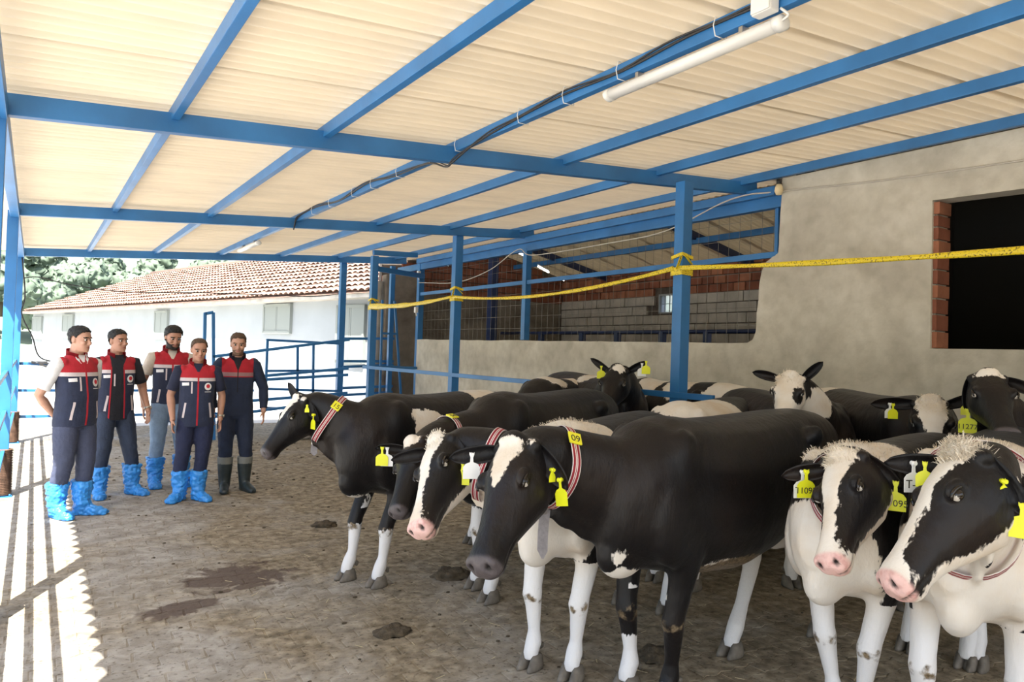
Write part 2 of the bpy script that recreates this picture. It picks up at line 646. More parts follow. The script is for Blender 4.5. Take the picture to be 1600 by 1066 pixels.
# ---- ground outside
bm = bmesh.new()
for (x0, x1, y0, y1) in ((-40, -0.32, -20, 120), (-0.32, 40, 15.9, 120)):
    vsn = [bm.verts.new((x, y, -0.012)) for x, y in ((x0, y0), (x1, y0), (x1, y1), (x0, y1))]
    bm.faces.new(vsn)
tag(obj('ground', bm, M['concrete_out']), 'pale sunlit concrete yard around the open cattle shed', 'ground', kind='structure')

# ---- paved floor
floor_root = tag(empty('floor'), 'dirty interlocking paved floor of the open cattle shed', 'floor', kind='structure')
bm = bmesh.new()
nx, ny = 36, 90
gv = [[bm.verts.new((-0.32 + 11.6 * i / nx, -3 + 18.9 * j / ny, -0.0035 + 0.0025 * noise.noise(Vector((i * 0.9, j * 0.7, 0))))) for j in range(ny + 1)] for i in range(nx + 1)]
for i in range(nx):
    for j in range(ny):
        bm.faces.new((gv[i][j], gv[i + 1][j], gv[i + 1][j + 1], gv[i][j + 1]))
obj('dirt_bed', bm, M['bed'], floor_root, smooth=True)
PL, PW = 0.226, 0.113
def zig(t):
    t = (t / (PL / 2)) % 1.0
    return 0.012 * (1 if 0.2 < t < 0.5 else (-1 if 0.7 < t < 1.0 else (math.sin(t * 2 * math.pi))))
def paver_outline(g=0.0028):
    ts = [0, 0.1, 0.2, 0.35, 0.5, 0.6, 0.7, 0.9, 1.0]
    top, bot = [], []
    for half in (0, 1):
        for t in ts[:-1] if half == 0 else ts:
            x = -PL / 2 + (half + t) * PL / 2
            xx = max(-PL / 2 + g, min(PL / 2 - g, x))
            z = 0.011 * math.sin(2 * math.pi * (half + t))
            top.append((xx, PW / 2 - g + z))
            bot.append((xx, -PW / 2 + g + z))
    pts = bot + list(reversed(top))
    keep = []
    for i, p in enumerate(pts):
        if i % 2 == 0 or i in (len(bot) - 1, len(bot)):
            keep.append(p)
    return keep
def paver_into(bm, x, y, a, dz, rnd):
    o = paver_outline()
    ca, sa = math.cos(a), math.sin(a)
    tx, ty = rnd.uniform(-0.012, 0.012), rnd.uniform(-0.012, 0.012)
    lo, mid, hi = [], [], []
    for (u, v) in o:
        for lst, k, z in ((lo, 1.0, -0.012), (mid, 1.0, -0.002), (hi, 0.95, 0.0)):
            uu, vv = u * (k if k == 1 else 1 - 0.0035 / (PL / 2)), v * (k if k == 1 else 1 - 0.0035 / (PW / 2))
            zz = z + (0 if z < -0.01 else dz + tx * uu + ty * vv)
            lst.append(bm.verts.new((x + uu * ca - vv * sa, y + uu * sa + vv * ca, zz)))
    n = len(o)
    for a_, b_ in ((lo, mid), (mid, hi)):
        for i in range(n):
            bm.faces.new((a_[i], a_[(i + 1) % n], b_[(i + 1) % n], b_[i]))
    bm.faces.new(hi)
prn = random.Random(3)
spots = []
y = 1.0
row = 0
while y < 15.8:
    x = -0.30 + (PL / 2 if row % 2 else 0)
    while x < 6.1:
        spots.append((x + PL / 2, y))
        x += PL
    y += PW
    row += 1
def in_view(x, y):
    d = Vector((x, y, 0)) - Vector((0, 0, 1.65))
    zz = d.dot(fw)
    return zz > 0.5 and abs(d.dot(rt) / zz) < 0.70 and abs(d.dot(up) / zz) < 0.46
near = sorted([s for s in spots if in_view(*s)], key=lambda s: s[0] ** 2 + s[1] ** 2)[:300]
near_set = set(near)
shapes = []
for k in range(5):
    b_ = bmesh.new()
    paver_into(b_, 0, 0, 0, 0, prn)
    me = bpy.data.meshes.new('paver')
    b_.normal_update()
    b_.to_mesh(me)
    b_.free()
    me.materials.append(M['paver'])
    shapes.append(me)
for (x, y) in near:
    o = bpy.data.objects.new('paver', prn.choice(shapes))
    o.location = (x, y, prn.uniform(-0.0012, 0.0018))
    o.rotation_euler = (0, 0, prn.uniform(-0.012, 0.012) + (math.pi if prn.random() < 0.5 else 0))
    link(o, floor_root)
bm = bmesh.new()
for (x, y) in spots:
    if (x, y) in near_set:
        continue
    paver_into(bm, x, y, prn.uniform(-0.012, 0.012), prn.uniform(-0.0015, 0.0015), prn)
tag(obj('paver_field', bm, M['paver'], floor_root), kind='stuff')

# ---- roof of corrugated sheets
ceil_root = tag(empty('ceiling', (0, 0, 0)), 'cream corrugated sheet roof over the open cattle shed', 'roof', kind='structure')
PITCH_W = 0.105
def corrugated(x0, x1, ztop, y0, waves, seg=8, amp=0.019, nxs=10, lift=0.0, extra=0, cut=False):
    bm = bmesh.new()
    cols = []
    for j in range(waves * seg + 1 + extra):
        yy = y0 + j * PITCH_W / seg
        zz = amp * math.cos(2 * math.pi * j / seg)
        sc = 0.024 * math.cos(2 * math.pi * yy / (2 * PITCH_W)) if cut else 0.0  # scallop shaped into the eave end to give its shadow teeth
        cols.append([bm.verts.new((x0 + (x1 - x0) * i / nxs + (sc if i == 0 else 0), yy, ztop(x0 + (x1 - x0) * i / nxs) + zz + lift)) for i in range(nxs + 1)])
    for a_, b_ in zip(cols, cols[1:]):
        for i in range(nxs):
            f = bm.faces.new((a_[i], b_[i], b_[i + 1], a_[i + 1]))
            f.smooth = True
    return bm
w_sheet = 9
k = 0
yy = -3.3
while yy < 14.2:
    bm = corrugated(-0.58, 7.0, lambda x: roof_z(x) + 0.063, yy, w_sheet, lift=0.002 * (k % 2), extra=2, cut=True)
    obj('roof_sheet', bm, M['roof'], ceil_root)
    yy += w_sheet * PITCH_W
    k += 1

# ---- blue steel frame
def steel(name, p0, p1, w, h, label, cat, group=None, m='blue', upv=(0, 0, 1), kind=None):
    bm = bmesh.new()
    add_bar(bm, p0, p1, w, h, upv, bevel=0.004)
    return tag(obj(name, bm, M[m]), label, cat, group, kind)

raf_names = {1.0: 'blue steel rafter nearest the open near end of the shed roof', 5.1: 'wide blue rafter above the cattle, crossed by the black cable',
             9.2: 'blue rafter second in depth, meeting the slim second feed-rail post', 13.75: 'blue end rafter above the terracotta tiled house'}
for yv, lab in raf_names.items():
    steel('roof_rafter', (-0.26, yv, roof_z(-0.26) - 0.06), (6.3, yv, roof_z(6.3) - 0.06), 0.07, 0.125, lab, 'beam', 'roof rafters')
pur_x = (0.70, 1.68, 2.72, 3.78, 4.88, 6.06)
pur_lab = ('blue purlin nearest the open left side of the roof', 'second blue purlin from the open left side of the roof',
           'blue purlin carrying the black cable and the tube lamp', 'blue purlin next to the lamp purlin towards the wall',
           'second blue purlin from the cement wall', 'blue purlin running along the top of the cement wall')
for x, lab in zip(pur_x, pur_lab):
    steel('roof_purlin', (x, -3.2, roof_z(x) + 0.0), (x, 14.1, roof_z(x) + 0.0), 0.05, 0.085, lab, 'beam', 'roof purlins')
steel('eave_beam', (-0.21, -3.2, 2.93), (-0.21, 13.9, 2.93), 0.08, 0.10, 'blue eave beam over the sunlit left fence', 'beam')

def post(x, y, z1, w, label, group, sleeve=False):
    root = tag(empty('steel_post', (x, y, 0)), label, 'post', group)
    bm = bmesh.new()
    add_bar(bm, (0, 0, 0), (0, 0, z1), w, w, (0, 1, 0), bevel=0.004)
    obj('shaft', bm, M['blue'], root)
    bm = bmesh.new()
    add_box(bm, (0, 0, 0.006), (w * 1.9, w * 1.9, 0.012))
    for sx in (-1, 1):
        for sy in (-1, 1):
            add_tube(bm, [(sx * w * 0.75, sy * w * 0.75, 0.012), (sx * w * 0.75, sy * w * 0.75, 0.03)], 0.009, 6)
    obj('base_plate', bm, M['blue'], root)
    if sleeve:
        bm = bmesh.new()
        pts, rad = [], []
        for i in range(57):
            pts.append((0, 0, 0.02 + 0.47 * i / 56))
            rad.append(w * 0.74 + (0.022 if i % 2 else 0))
        add_tube(bm, pts, rad, 14)
        obj('ribbed_sleeve', bm, M['rust'], root, smooth=True)
    return root

for i, (yv, lab) in enumerate(((1.0, 'blue left-side post nearest the viewer with a rusty ribbed foot'),
                               (5.1, 'blue left-side post under the wide rafter with a rusty ribbed foot'),
                               (9.2, 'blue left-side post under the second rafter with a ribbed foot'),
                               (13.75, 'blue left-side post at the far corner behind the men'))):
    post(-0.225, yv, 2.95, 0.10, lab, 'posts of the sunlit left side', sleeve=True)
for (x, y, lab) in ((5.06, 4.9, 'thick blue post in front of the cement wall wrapped with yellow band'),
                    (5.05, 9.27, 'blue post in front of the low wall with a yellow band knot'),
                    (5.05, 12.35, 'blue post at the end of the yellow band'),
                    (5.02, 13.85, 'blue post at the far opening where the gates hinge')):
    post(x, y, roof_z(x) - 0.12, 0.115, lab, 'posts of the feed-rail row')
post(5.95, 13.6, 3.3, 0.09, 'blue corner post between the far gates and the dark plaster wall', 'posts of the feed-rail row')
post(6.28, 12.99, 3.4, 0.11, 'blue post standing at the free end of the low cement wall', 'posts of the feed-rail row')

# feed rail along the post row, rails of the left fence and of the far fence
steel('feed_rail', (5.0, 4.42, 1.31), (5.0, 12.6, 1.31), 0.03, 0.055, 'pale blue neck rail running along the post row above the cattle', 'rail')
steel('feed_rail', (5.0, 12.45, 1.31), (6.3, 12.9, 1.30), 0.03, 0.05, 'short pale blue rail from the last band post to the low wall', 'rail')
for z, lab in ((0.46, 'lowest blue rail of the sunlit left fence'), (0.87, 'middle blue rail of the sunlit left fence'), (1.28, 'top blue rail of the sunlit left fence')):
    steel('fence_rail', (-0.225, -3, z), (-0.225, 13.75, z), 0.035, 0.045, lab, 'rail', 'rails of the left fence')
for z, lab in ((0.40, 'lowest rail across the far opening behind the men'), (0.81, 'middle rail across the far opening behind the men'), (1.23, 'top rail across the far opening behind the men')):
    steel('fence_rail', (-0.2, 13.82, z), (3.4, 13.82, z), 0.035, 0.045, lab, 'rail', 'rails across the far opening')
steel('tie_beam', (5.05, 12.35, 3.08), (6.3, 12.9, 3.08), 0.06, 0.09, 'short blue tie beam from the last band post to the low-wall post', 'beam')
steel('tie_beam', (5.02, 12.35, 3.36), (5.95, 12.5, 3.42), 0.06, 0.09, 'short blue beam just under the roof above the last band post', 'beam')

# ---- gates at the far corner
def gate(name, bars, label, w=0.05):
    root = tag(empty(name, bars[0][0]), label, 'gate', 'blue pipe gates at the far corner')
    org = Vector(bars[0][0])
    for (p0, p1, nm) in bars:
        bm = bmesh.new()
        add_bar(bm, Vector(p0) - org, Vector(p1) - org, w, w, (0, 1, 0), bevel=0.004)
        obj(nm, bm, M['blue'], root)
    return root
g1 = 13.78
gate('pipe_gate', [((3.60, g1, 1.74), (5.0, g1, 1.72), 'top_rail'), ((3.60, g1, 0.47), (3.60, g1, 1.76), 'stile'),
                   ((3.62, g1, 1.17), (4.95, g1, 1.20), 'rail'), ((3.62, g1, 0.84), (4.95, g1, 0.80), 'rail'),
                   ((3.60, g1, 0.49), (4.2, g1, 0.47), 'bottom_rail'), ((4.2, g1, 0.2), (4.16, g1, 1.66), 'bar'), ((4.5, g1, 0.2), (4.46, g1, 1.68), 'bar')],
     'open rectangular blue pipe gate hinged on the far post', 0.045)
g2 = 13.2
gate('pipe_gate', [((2.55, g2, 1.42), (4.95, g2, 1.80), 'top_rail'), ((2.6, g2, 1.02), (4.95, g2, 1.26), 'rail'), ((2.6, g2, 0.98), (4.95, g2, 1.14), 'rail'),
                   ((2.6, g2, 0.62), (4.95, g2, 0.80), 'rail'), ((2.6, g2, 0.40), (4.95, g2, 0.68), 'rail'),
                   ((2.44, g2, 0.01), (2.40, g2, 2.16), 'stile'), ((2.62, g2, 0.01), (2.53, g2, 2.17), 'stile'), ((2.40, g2, 2.14), (2.53, g2, 2.17), 'stile_cap')],
     'long sagging blue pipe gate with a tall double stile behind the men', 0.05)
g3 = 13.75
gate('pipe_gate', [((5.05, g3, 1.82), (6.1, g3, 1.86), 'top_rail'), ((5.05, g3, 1.38), (6.1, g3, 1.40), 'rail'), ((5.05, g3, 1.27), (6.1, g3, 1.33), 'rail'),
                   ((5.05, g3, 0.86), (6.1, g3, 0.9), 'rail'), ((5.05, g3, 0.72), (6.1, g3, 0.78), 'rail')],
     'short blue gate beside the dark plaster wall behind the last band post', 0.05)
bm = bmesh.new()
root = tag(empty('metal_ladder', (5.75, 13.3, 0)), 'leaning blue metal ladder beside the far corner post', 'ladder')
for nm, p0, p1 in (('rail', (-0.10, 0, 0.0), (-0.06, 0.15, 2.6)), ('rail', (0.42, 0, 0.0), (0.20, 0.15, 2.6)), ('rung', (-0.09, 0.03, 0.6), (0.36, 0.03, 0.6)),
                   ('rung', (-0.08, 0.07, 1.3), (0.30, 0.07, 1.3)), ('rung', (-0.07, 0.11, 1.95), (0.26, 0.11, 1.95))):
    b2 = bmesh.new()
    add_bar(b2, p0, p1, 0.04, 0.03, (0, 1, 0))
    obj(nm, b2, M['blue'], root)
bm.free()

# ---- right-hand cement wall with a broken edge and a window hole
def plate(outer, holes, x, t, m, name, label, jitter=0.0):
    bm = bmesh.new()
    edges = []
    for loop in [outer] + holes:
        vv = [bm.verts.new((x, p[0], p[1])) for p in loop]
        for i in range(len(vv)):
            edges.append(bm.edges.new((vv[i], vv[(i + 1) % len(vv)])))
    bmesh.ops.triangle_fill(bm, use_beauty=True, edges=edges)
    fs = [f for f in bm.faces]
    ext = bmesh.ops.extrude_face_region(bm, geom=fs)
    for v in ext['geom']:
        if isinstance(v, bmesh.types.BMVert):
            v.co.x += t
    bmesh.ops.recalc_face_normals(bm, faces=bm.faces[:])
    o = obj(name, bm, m)
    return tag(o, label, 'wall', kind='structure')
def wob(pts, n, a, seed):
    rr = random.Random(seed)
    out = []
    for i in range(len(pts) - 1):
        p, q = pts[i], pts[i + 1]
        for k in range(n):
            t = k / n
            out.append((p[0] + (q[0] - p[0]) * t + (rr.uniform(-a, a) if k else 0), p[1] + (q[1] - p[1]) * t + (rr.uniform(-a, a) if k else 0)))
    out.append(pts[-1])
    return out
edge = wob([(12.9, 1.85), (9.0, 1.842), (5.06, 1.835)], 10, 0.006, 1) + [(4.99, 1.87), (4.955, 1.95)] + \
       wob([(4.95, 2.02), (4.93, 2.40), (4.90, 2.57), (4.85, 2.66), (4.74, 2.715), (4.71, 2.74), (4.70, 3.0), (4.695, 3.15), (4.68, 3.48)], 3, 0.006, 2)
outer = [(12.9, -0.05)] + edge + [(-3.2, 3.48), (-3.2, -0.05)]
hole = [(3.20, 1.80)] + [(3.205, 2.4), (3.21, 3.03)] + [(2.6, 3.015), (1.2, 3.0)] + [(1.2, 1.80)]
plate(outer, [hole], 6.20, 0.20, M['plaster'], 'wall_right', 'rough grey cement wall behind the cattle with a broken edge and low part')
# exposed hollow bricks on the reveal of the window hole
rv = tag(empty('window_1', (6.2, 3.2, 1.8)), 'unglazed window hole in the cement wall with bare red brick reveal', 'window', kind='structure')
bh = [0.0, 0.145, 0.285, 0.415, 0.53, 0.655, 0.78, 0.90, 1.01, 1.11, 1.225]
for i in range(len(bh) - 1):
    bm = bmesh.new()
    add_box(bm, (0.118, -0.012 + 0.004 * ((i * 7) % 3), (bh[i] + bh[i + 1]) / 2), (0.19, 0.05, bh[i + 1] - bh[i] - 0.014), bevel=0.004)
    obj('brick', bm, M['brick_red' if i % 3 else 'brick_orange'], rv)
bm = bmesh.new()
add_box(bm, (0.118, 0.004, 0.61), (0.16, 0.04, 1.22))
obj('mortar_bed', bm, M['mortar_pale'], rv)
# dark room behind the hole
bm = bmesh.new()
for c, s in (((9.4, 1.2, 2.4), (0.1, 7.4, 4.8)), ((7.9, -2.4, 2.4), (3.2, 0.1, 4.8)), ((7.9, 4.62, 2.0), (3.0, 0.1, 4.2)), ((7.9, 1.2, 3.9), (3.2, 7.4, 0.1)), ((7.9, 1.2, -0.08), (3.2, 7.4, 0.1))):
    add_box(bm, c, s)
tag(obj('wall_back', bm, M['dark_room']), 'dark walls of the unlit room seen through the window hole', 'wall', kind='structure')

# ---- inner barn beyond the low wall
def roof2_z(x):
    return 4.15 - 0.235 * (x - 8.2) if x > 8.2 else 4.15 - 0.42 * (8.2 - x)
c2 = tag(empty('ceiling'), 'dim corrugated gable roof of the inner barn beyond the low wall', 'roof', kind='structure')
k = 0
yy = 4.65
while yy < 14.6:
    bm = corrugated(8.2, 11.35, lambda x: roof2_z(x) + 0.06, yy, 10, seg=6, nxs=4, lift=0.003 * (k % 2))
    obj('roof_sheet', bm, M['roof2'], c2)
    bm = corrugated(6.78, 8.22, lambda x: roof2_z(x) + 0.06, yy, 10, seg=6, nxs=4, lift=0.003 * (k % 2))
    obj('roof_sheet', bm, M['roof2'], c2)
    yy += 9 * PITCH_W
    k += 1
for yv, lab in ((5.6, 'dark blue gable rafter nearest the broken wall edge in the inner barn'), (8.9, 'dark blue gable rafter in the middle of the inner barn'), (13.0, 'dark blue gable rafter with lamps at the far end of the inner barn')):
    r_ = tag(empty('gable_rafter', (8.2, yv, 4.1)), lab, 'beam', 'rafters of the inner barn')
    for nm, xe in (('rafter_leg', 6.35), ('rafter_leg', 11.0)):
        bm = bmesh.new()
        add_bar(bm, (0, 0, -0.06), (xe - 8.2, 0, roof2_z(xe) - 0.06 - 4.1), 0.08, 0.13)
        obj(nm, bm, M['navy_paint'], r_)
steel('inner_purlin', (9.5, 4.7, 3.68), (9.5, 14.6, 3.68), 0.07, 0.10, 'dark blue purlin under the inner barn roof', 'beam', 'purlins of the inner barn')
steel('inner_purlin', (7.2, 4.7, 3.62), (7.2, 14.6, 3.62), 0.07, 0.10, 'dark blue purlin on the near slope of the inner barn roof', 'beam', 'purlins of the inner barn')
steel('opening_beam', (6.28, 4.7, 3.27), (6.28, 14.0, 3.27), 0.09, 0.12, 'blue beam over the opening above the low wall', 'beam')
steel('opening_beam', (6.16, 4.72, 3.36), (6.16, 12.9, 3.36), 0.06, 0.09, 'blue double beam under the roof edge above the opening', 'beam')
steel('opening_rail', (6.27, 4.75, 2.735), (6.27, 13.0, 2.735), 0.045, 0.06, 'light blue rail halfway up the opening above the low wall', 'rail')
steel('opening_post', (6.28, 9.3, 1.853), (6.28, 9.3, 3.25), 0.10, 0.10, 'blue post standing on the low wall in the opening', 'post', upv=(0, 1, 0))
steel('opening_post', (6.30, 4.80, 2.72), (6.30, 4.80, 3.25), 0.04, 0.04, 'short blue bar against the broken wall edge', 'post', upv=(0, 1, 0))
steel('inner_post', (8.0, 13.1, 0), (8.0, 13.1, 4.0), 0.16, 0.16, 'dark navy post inside the inner barn', 'post', 'posts of the inner barn', m='navy_paint', upv=(0, 1, 0))
# wire mesh in the opening
bm = bmesh.new()
for i in range(0, 56):
    yv = 4.85 + i * 0.145
    add_bar(bm, (6.31, yv, 1.84), (6.31, yv, 3.25), 0.003, 0.003, (0, 1, 0))
for j in range(1, 8):
    zv = 1.84 + j * 0.185
    add_bar(bm, (6.312, 4.8, zv), (6.312, 12.9, zv + 0.02 * math.sin(j)), 0.003, 0.003)
tag(obj('wire_mesh', bm, M['wire']), 'thin welded wire mesh stretched over the opening above the low wall', 'mesh', kind='stuff')
# pipe rail in the inner barn
root = tag(empty('stall_rail', (8.5, 9, 0)), 'navy pipe stall rail inside the inner barn', 'rail')
bm = bmesh.new()
add_tube(bm, [(0, -4.3, 2.07), (0, 4.5, 2.07)], 0.03, 8)
obj('top_pipe', bm, M['navy_paint'], root)
bm = bmesh.new()
add_tube(bm, [(0, -4.3, 1.86), (0, 4.5, 1.86)], 0.022, 8)
obj('lower_pipe', bm, M['navy_paint'], root)
for yv in (-2.9, -1.32, -0.38, 0.71, 1.69, 3.0):
    bm = bmesh.new()
    add_bar(bm, (0, yv, 0), (0, yv, 2.06), 0.09, 0.09, (0, 1, 0))
    obj('stanchion', bm, M['navy_paint'], root)
# brick wall at the back of the inner barn (x = 11) and plaster gable wall (y = 14.7)
wr = tag(empty('wall_back', (11.0, 0, 0)), 'inner barn back wall of grey blocks below and red hollow bricks above', 'wall', kind='structure')
brn = random.Random(11)
wy0, wy1, wz0, wz1 = 10.86, 11.28, 2.58, 2.98
bm = bmesh.new()
for (a, b_, c_, d_) in ((4.6, wy0, 0, 3.55), (wy1, 14.8, 0, 3.55), (wy0, wy1, 0, wz0), (wy0, wy1, wz1, 3.55)):
    add_box(bm, (0.12, (a + b_) / 2, (c_ + d_) / 2), (0.16, b_ - a, d_ - c_))
obj('mortar_bed', bm, M['mortar'], wr)
def course(y0, y1, z, h, L, mats, offset, skip=True):
    y = y0 - offset
    while y < y1:
        a, b_ = max(y, y0), min(y + L * brn.uniform(0.92, 1.06), y1)
        if b_ - a > 0.06 and not (skip and a < wy1 and b_ > wy0 and z + h > wz0 and z < wz1):
            bm = bmesh.new()
            add_box(bm, (0.02 + brn.uniform(-0.006, 0.01), (a + b_) / 2, z + h / 2), (0.08, b_ - a - 0.018, h - 0.018), bevel=0.004)
            obj('brick', bm, M[brn.choice(mats)], wr)
        y = b_
z = 1.55
i = 0
while z < 2.80:
    course(4.7, 14.68, z, 0.2, 0.48, ['block_grey'], 0.24 * (i % 2))
    z += 0.2
    i += 1
while z < 3.45:
    course(4.7, 14.68, z, 0.165, 0.30, ['brick_red', 'brick_red', 'brick_orange'], 0.15 * (i % 2))
    z += 0.165
    i += 1
wn2 = tag(empty('window_2', (11.02, (wy0 + wy1) / 2, (wz0 + wz1) / 2)), 'small bright barred window in the grey block wall of the inner barn', 'window', kind='structure')
bm = bmesh.new()
hw, hh = (wy1 - wy0) / 2, (wz1 - wz0) / 2
for s in (-1, 1):
    add_box(bm, (0, s * hw * 0.94, 0), (0.08, 0.03, hh * 2))
    add_box(bm, (0, 0, s * hh * 0.94), (0.08, hw * 2, 0.03))
obj('frame', bm, M['wall_white'], wn2)
for s in (-0.33, 0.33):
    bm = bmesh.new()
    add_box(bm, (0.01, s * hw, 0), (0.015, 0.012, hh * 1.8))
    obj('bar', bm, M['wall_white'], wn2)
bm = bmesh.new()
add_box(bm, (0.01, 0, 0), (0.015, hw * 1.8, 0.012))
obj('bar', bm, M['wall_white'], wn2)
gm = bpy.data.materials.new('window_pane')
gt = nodes_of(gm)
gt.nodes.clear()
go = gt.nodes.new('ShaderNodeOutputMaterial')
gx = gt.nodes.new('ShaderNodeMixShader')
g1_ = gt.nodes.new('ShaderNodeBsdfTransparent')
g2_ = gt.nodes.new('ShaderNodeBsdfTranslucent')
gx.inputs[0].default_value = 0.4
gt.links.new(g1_.outputs[0], gx.inputs[1])
gt.links.new(g2_.outputs[0], gx.inputs[2])
gt.links.new(gx.outputs[0], go.inputs[0])
bm = bmesh.new()
add_box(bm, (0.03, 0, 0), (0.004, hw * 1.86, hh * 1.86))
obj('pane', bm, gm, wn2)

wl = tag(empty('wall_left', (6.3, 14.7, 0)), 'dim plastered end wall of the inner barn with bare red bricks above', 'wall', kind='structure')
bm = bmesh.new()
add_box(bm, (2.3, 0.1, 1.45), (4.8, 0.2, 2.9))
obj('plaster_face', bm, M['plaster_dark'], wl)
bm = bmesh.new()
add_box(bm, (2.3, 0.12, 3.55), (4.8, 0.14, 1.3))
obj('mortar_bed', bm, M['mortar'], wl)
z = 2.9
i = 0
while z < 4.0:
    x = -0.1 - 0.15 * (i % 2)
    while x < 4.6:
        L = 0.30 * brn.uniform(0.94, 1.05)
        a, b_ = max(x, -0.1), min(x + L, 4.7)
        if b_ - a > 0.05 and z + 0.1 < roof2_z(6.3 + a):
            bm = bmesh.new()
            add_box(bm, ((a + b_) / 2, 0.03 + brn.uniform(-0.006, 0.006), z + 0.08), (b_ - a - 0.016, 0.08, 0.145))
            obj('brick', bm, M['brick_red'], wl)
        x += L
    z += 0.165
    i += 1
# rough dark wall stub between the far gates and the low wall
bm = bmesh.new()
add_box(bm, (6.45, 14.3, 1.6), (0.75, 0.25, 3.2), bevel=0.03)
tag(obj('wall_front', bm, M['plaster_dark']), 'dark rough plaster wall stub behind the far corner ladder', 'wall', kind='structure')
bm = bmesh.new()
add_tube(bm, [(5.94, 14.35, 0), (5.94, 14.35, 3.05)], 0.11, 16)
tag(obj('concrete_pipe', bm, M['block_grey'], smooth=True), 'pale upright concrete pipe at the far corner', 'pipe')
# lit tubes in the inner barn
for p0, p1, lab in (((6.87, 13.0, 3.36), (7.08, 13.0, 3.45), 'short lit tube lamp low on the near slope of the inner barn'), ((7.19, 13.0, 3.52), (7.40, 13.0, 3.61), 'lit tube lamp beside the band post in the inner barn'),
                    ((8.17, 12.9, 3.86), (8.68, 12.9, 3.70), 'thin lit tube lamp on the far gable rafter'), ((8.99, 12.9, 3.52), (9.28, 12.9, 3.42), 'bright short tube lamp on the far slope'),
                    ((9.64, 12.9, 3.30), (9.70, 12.9, 3.28), 'tiny lit lamp at the eave of the inner barn')):
    root = tag(empty('tube_lamp', p0), lab, 'lamp', 'lit lamps of the inner barn')
    d_ = Vector(p1) - Vector(p0)
    bm = bmesh.new()
    add_tube(bm, [(0, 0, 0), d_], 0.016, 8)
    obj('tube', bm, M['lamp_on'], root)
    bm = bmesh.new()
    add_bar(bm, (0, 0, 0.035), d_ + Vector((0, 0, 0.035)), 0.05, 0.025)
    obj('housing', bm, M['white_plastic'], root)
    for f_ in (0.15, 0.85):
        q = d_ * f_
        top = roof2_z(p0[0] + q.x) + 0.05 - p0[2]
        if top - q.z > 0.08:
            bm = bmesh.new()
            add_tube(bm, [q + Vector((0, 0, 0.04)), Vector((q.x, 0, top))], 0.004, 6)
            obj('hanger', bm, M['wire'], root)

# ---- house across the yard
E0, hd, hn = Vector((6.48, 16.18, 0)), Vector((-0.233, 0.973, 0)), Vector((0.973, 0.233, 0))
house = tag(empty('farm_house', (6.48, 16.18, 0), math.atan2(hd.y, hd.x)), 'long whitewashed building with a terracotta tiled roof across the yard', 'building')
# local frame: x along the front (away), y = -hn
def HL(t, back, z):
    return (t, -back, z)
bm = bmesh.new()
add_box(bm, (14.7, -4.6, 1.5), (31.0, 8.2, 3.0))
obj('wall', bm, M['wall_white'], house)
bm = bmesh.new()
add_box(bm, (14.7, -0.30, 2.90), (31.4, 0.5, 0.10))
obj('eave_soffit', bm, M['block_grey'], house)
SL = 0.46
bm = bmesh.new()
nb, nr = 118, 13
t0_, t1_ = -1.2, 30.3
for i in range(nb):
    ta = t0_ + (t1_ - t0_) * i / nb
    tb = t0_ + (t1_ - t0_) * (i + 1) / nb
    for r_ in range(nr):
        ba, bb = 4.7 * r_ / nr, 4.7 * (r_ + 1) / nr
        tm = (ta + tb) / 2
        if tm > t1_ - bb * 0.95:       # hipped end
            continue
        prof = []
        for q in range(5):
            tt = ta + (tb - ta) * q / 4
            zz = 0.055 * math.sin(math.pi * q / 4)
            prof.append((tt, zz))
        rj = 0.02 * noise.noise(Vector((i * 3.1, r_ * 2.3, 0)))
        lo = [bm.verts.new(HL(tt, ba, 2.97 + SL * ba + zz + 0.05 + rj)) for tt, zz in prof]
        hi = [bm.verts.new(HL(tt, bb + 0.04, 2.97 + SL * bb + zz + rj)) for tt, zz in prof]
        for q in range(4):
            bm.faces.new((lo[q], lo[q + 1], hi[q + 1], hi[q]))
tag(obj('roof_tiles', bm, M['roof_tile'], house), kind='stuff')
bm = bmesh.new()
va = [bm.verts.new(HL(t, b_, z)) for t, b_, z in ((-1.2, 0, 2.95), (30.3, 0, 2.95), (25.8, 4.7, 2.95 + 4.7 * SL), (-1.2, 4.7, 2.95 + 4.7 * SL), (30.3, 9.4, 2.95), (-1.2, 9.4, 2.95))]
bm.faces.new((va[0], va[1], va[2], va[3]))
bm.faces.new((va[3], va[2], va[4], va[5]))
bm.faces.new((va[1], va[4], va[2]))
bm.faces.new((va[0], va[3], va[5]))
obj('roof_deck', bm, M['roof_tile'], house)
bm = bmesh.new()
add_tube(bm, [HL(-1.2, 4.7, 2.99 + 4.7 * SL), HL(25.8, 4.7, 2.99 + 4.7 * SL)], 0.12, 8)
obj('ridge_cap', bm, M['roof_tile'], house)
for (ta, tb, za, zb) in ((4.25, 5.7, 2.02, 2.78), (0.75, 1.9, 1.3, 2.68), (12.7, 13.8, 1.75, 2.72), (23.4, 24.9, 1.7, 2.72), (28.4, 30.0, 1.6, 2.66)):
    w_ = obj('window', bmesh.new(), M['shutter'], house, loc=HL((ta + tb) / 2, 0.46, (za + zb) / 2))
    bm = bmesh.new()
    for s in (-1, 1):
        add_box(bm, (s * (tb - ta) / 2, 0, 0), (0.08, 0.10, zb - za + 0.08))
        add_box(bm, (0, 0, s * (zb - za) / 2), (tb - ta, 0.10, 0.08))
    add_box(bm, (0, 0, 0), (0.05, 0.06, zb - za))
    bm.to_mesh(w_.data)
    bm.free()
    for s in (-1, 1):
        bm = bmesh.new()
        add_box(bm, (s * (tb - ta) / 4, 0.01, 0), ((tb - ta) / 2 - 0.08, 0.04, zb - za - 0.08))
        obj('pane', bm, M['shutter'], w_)

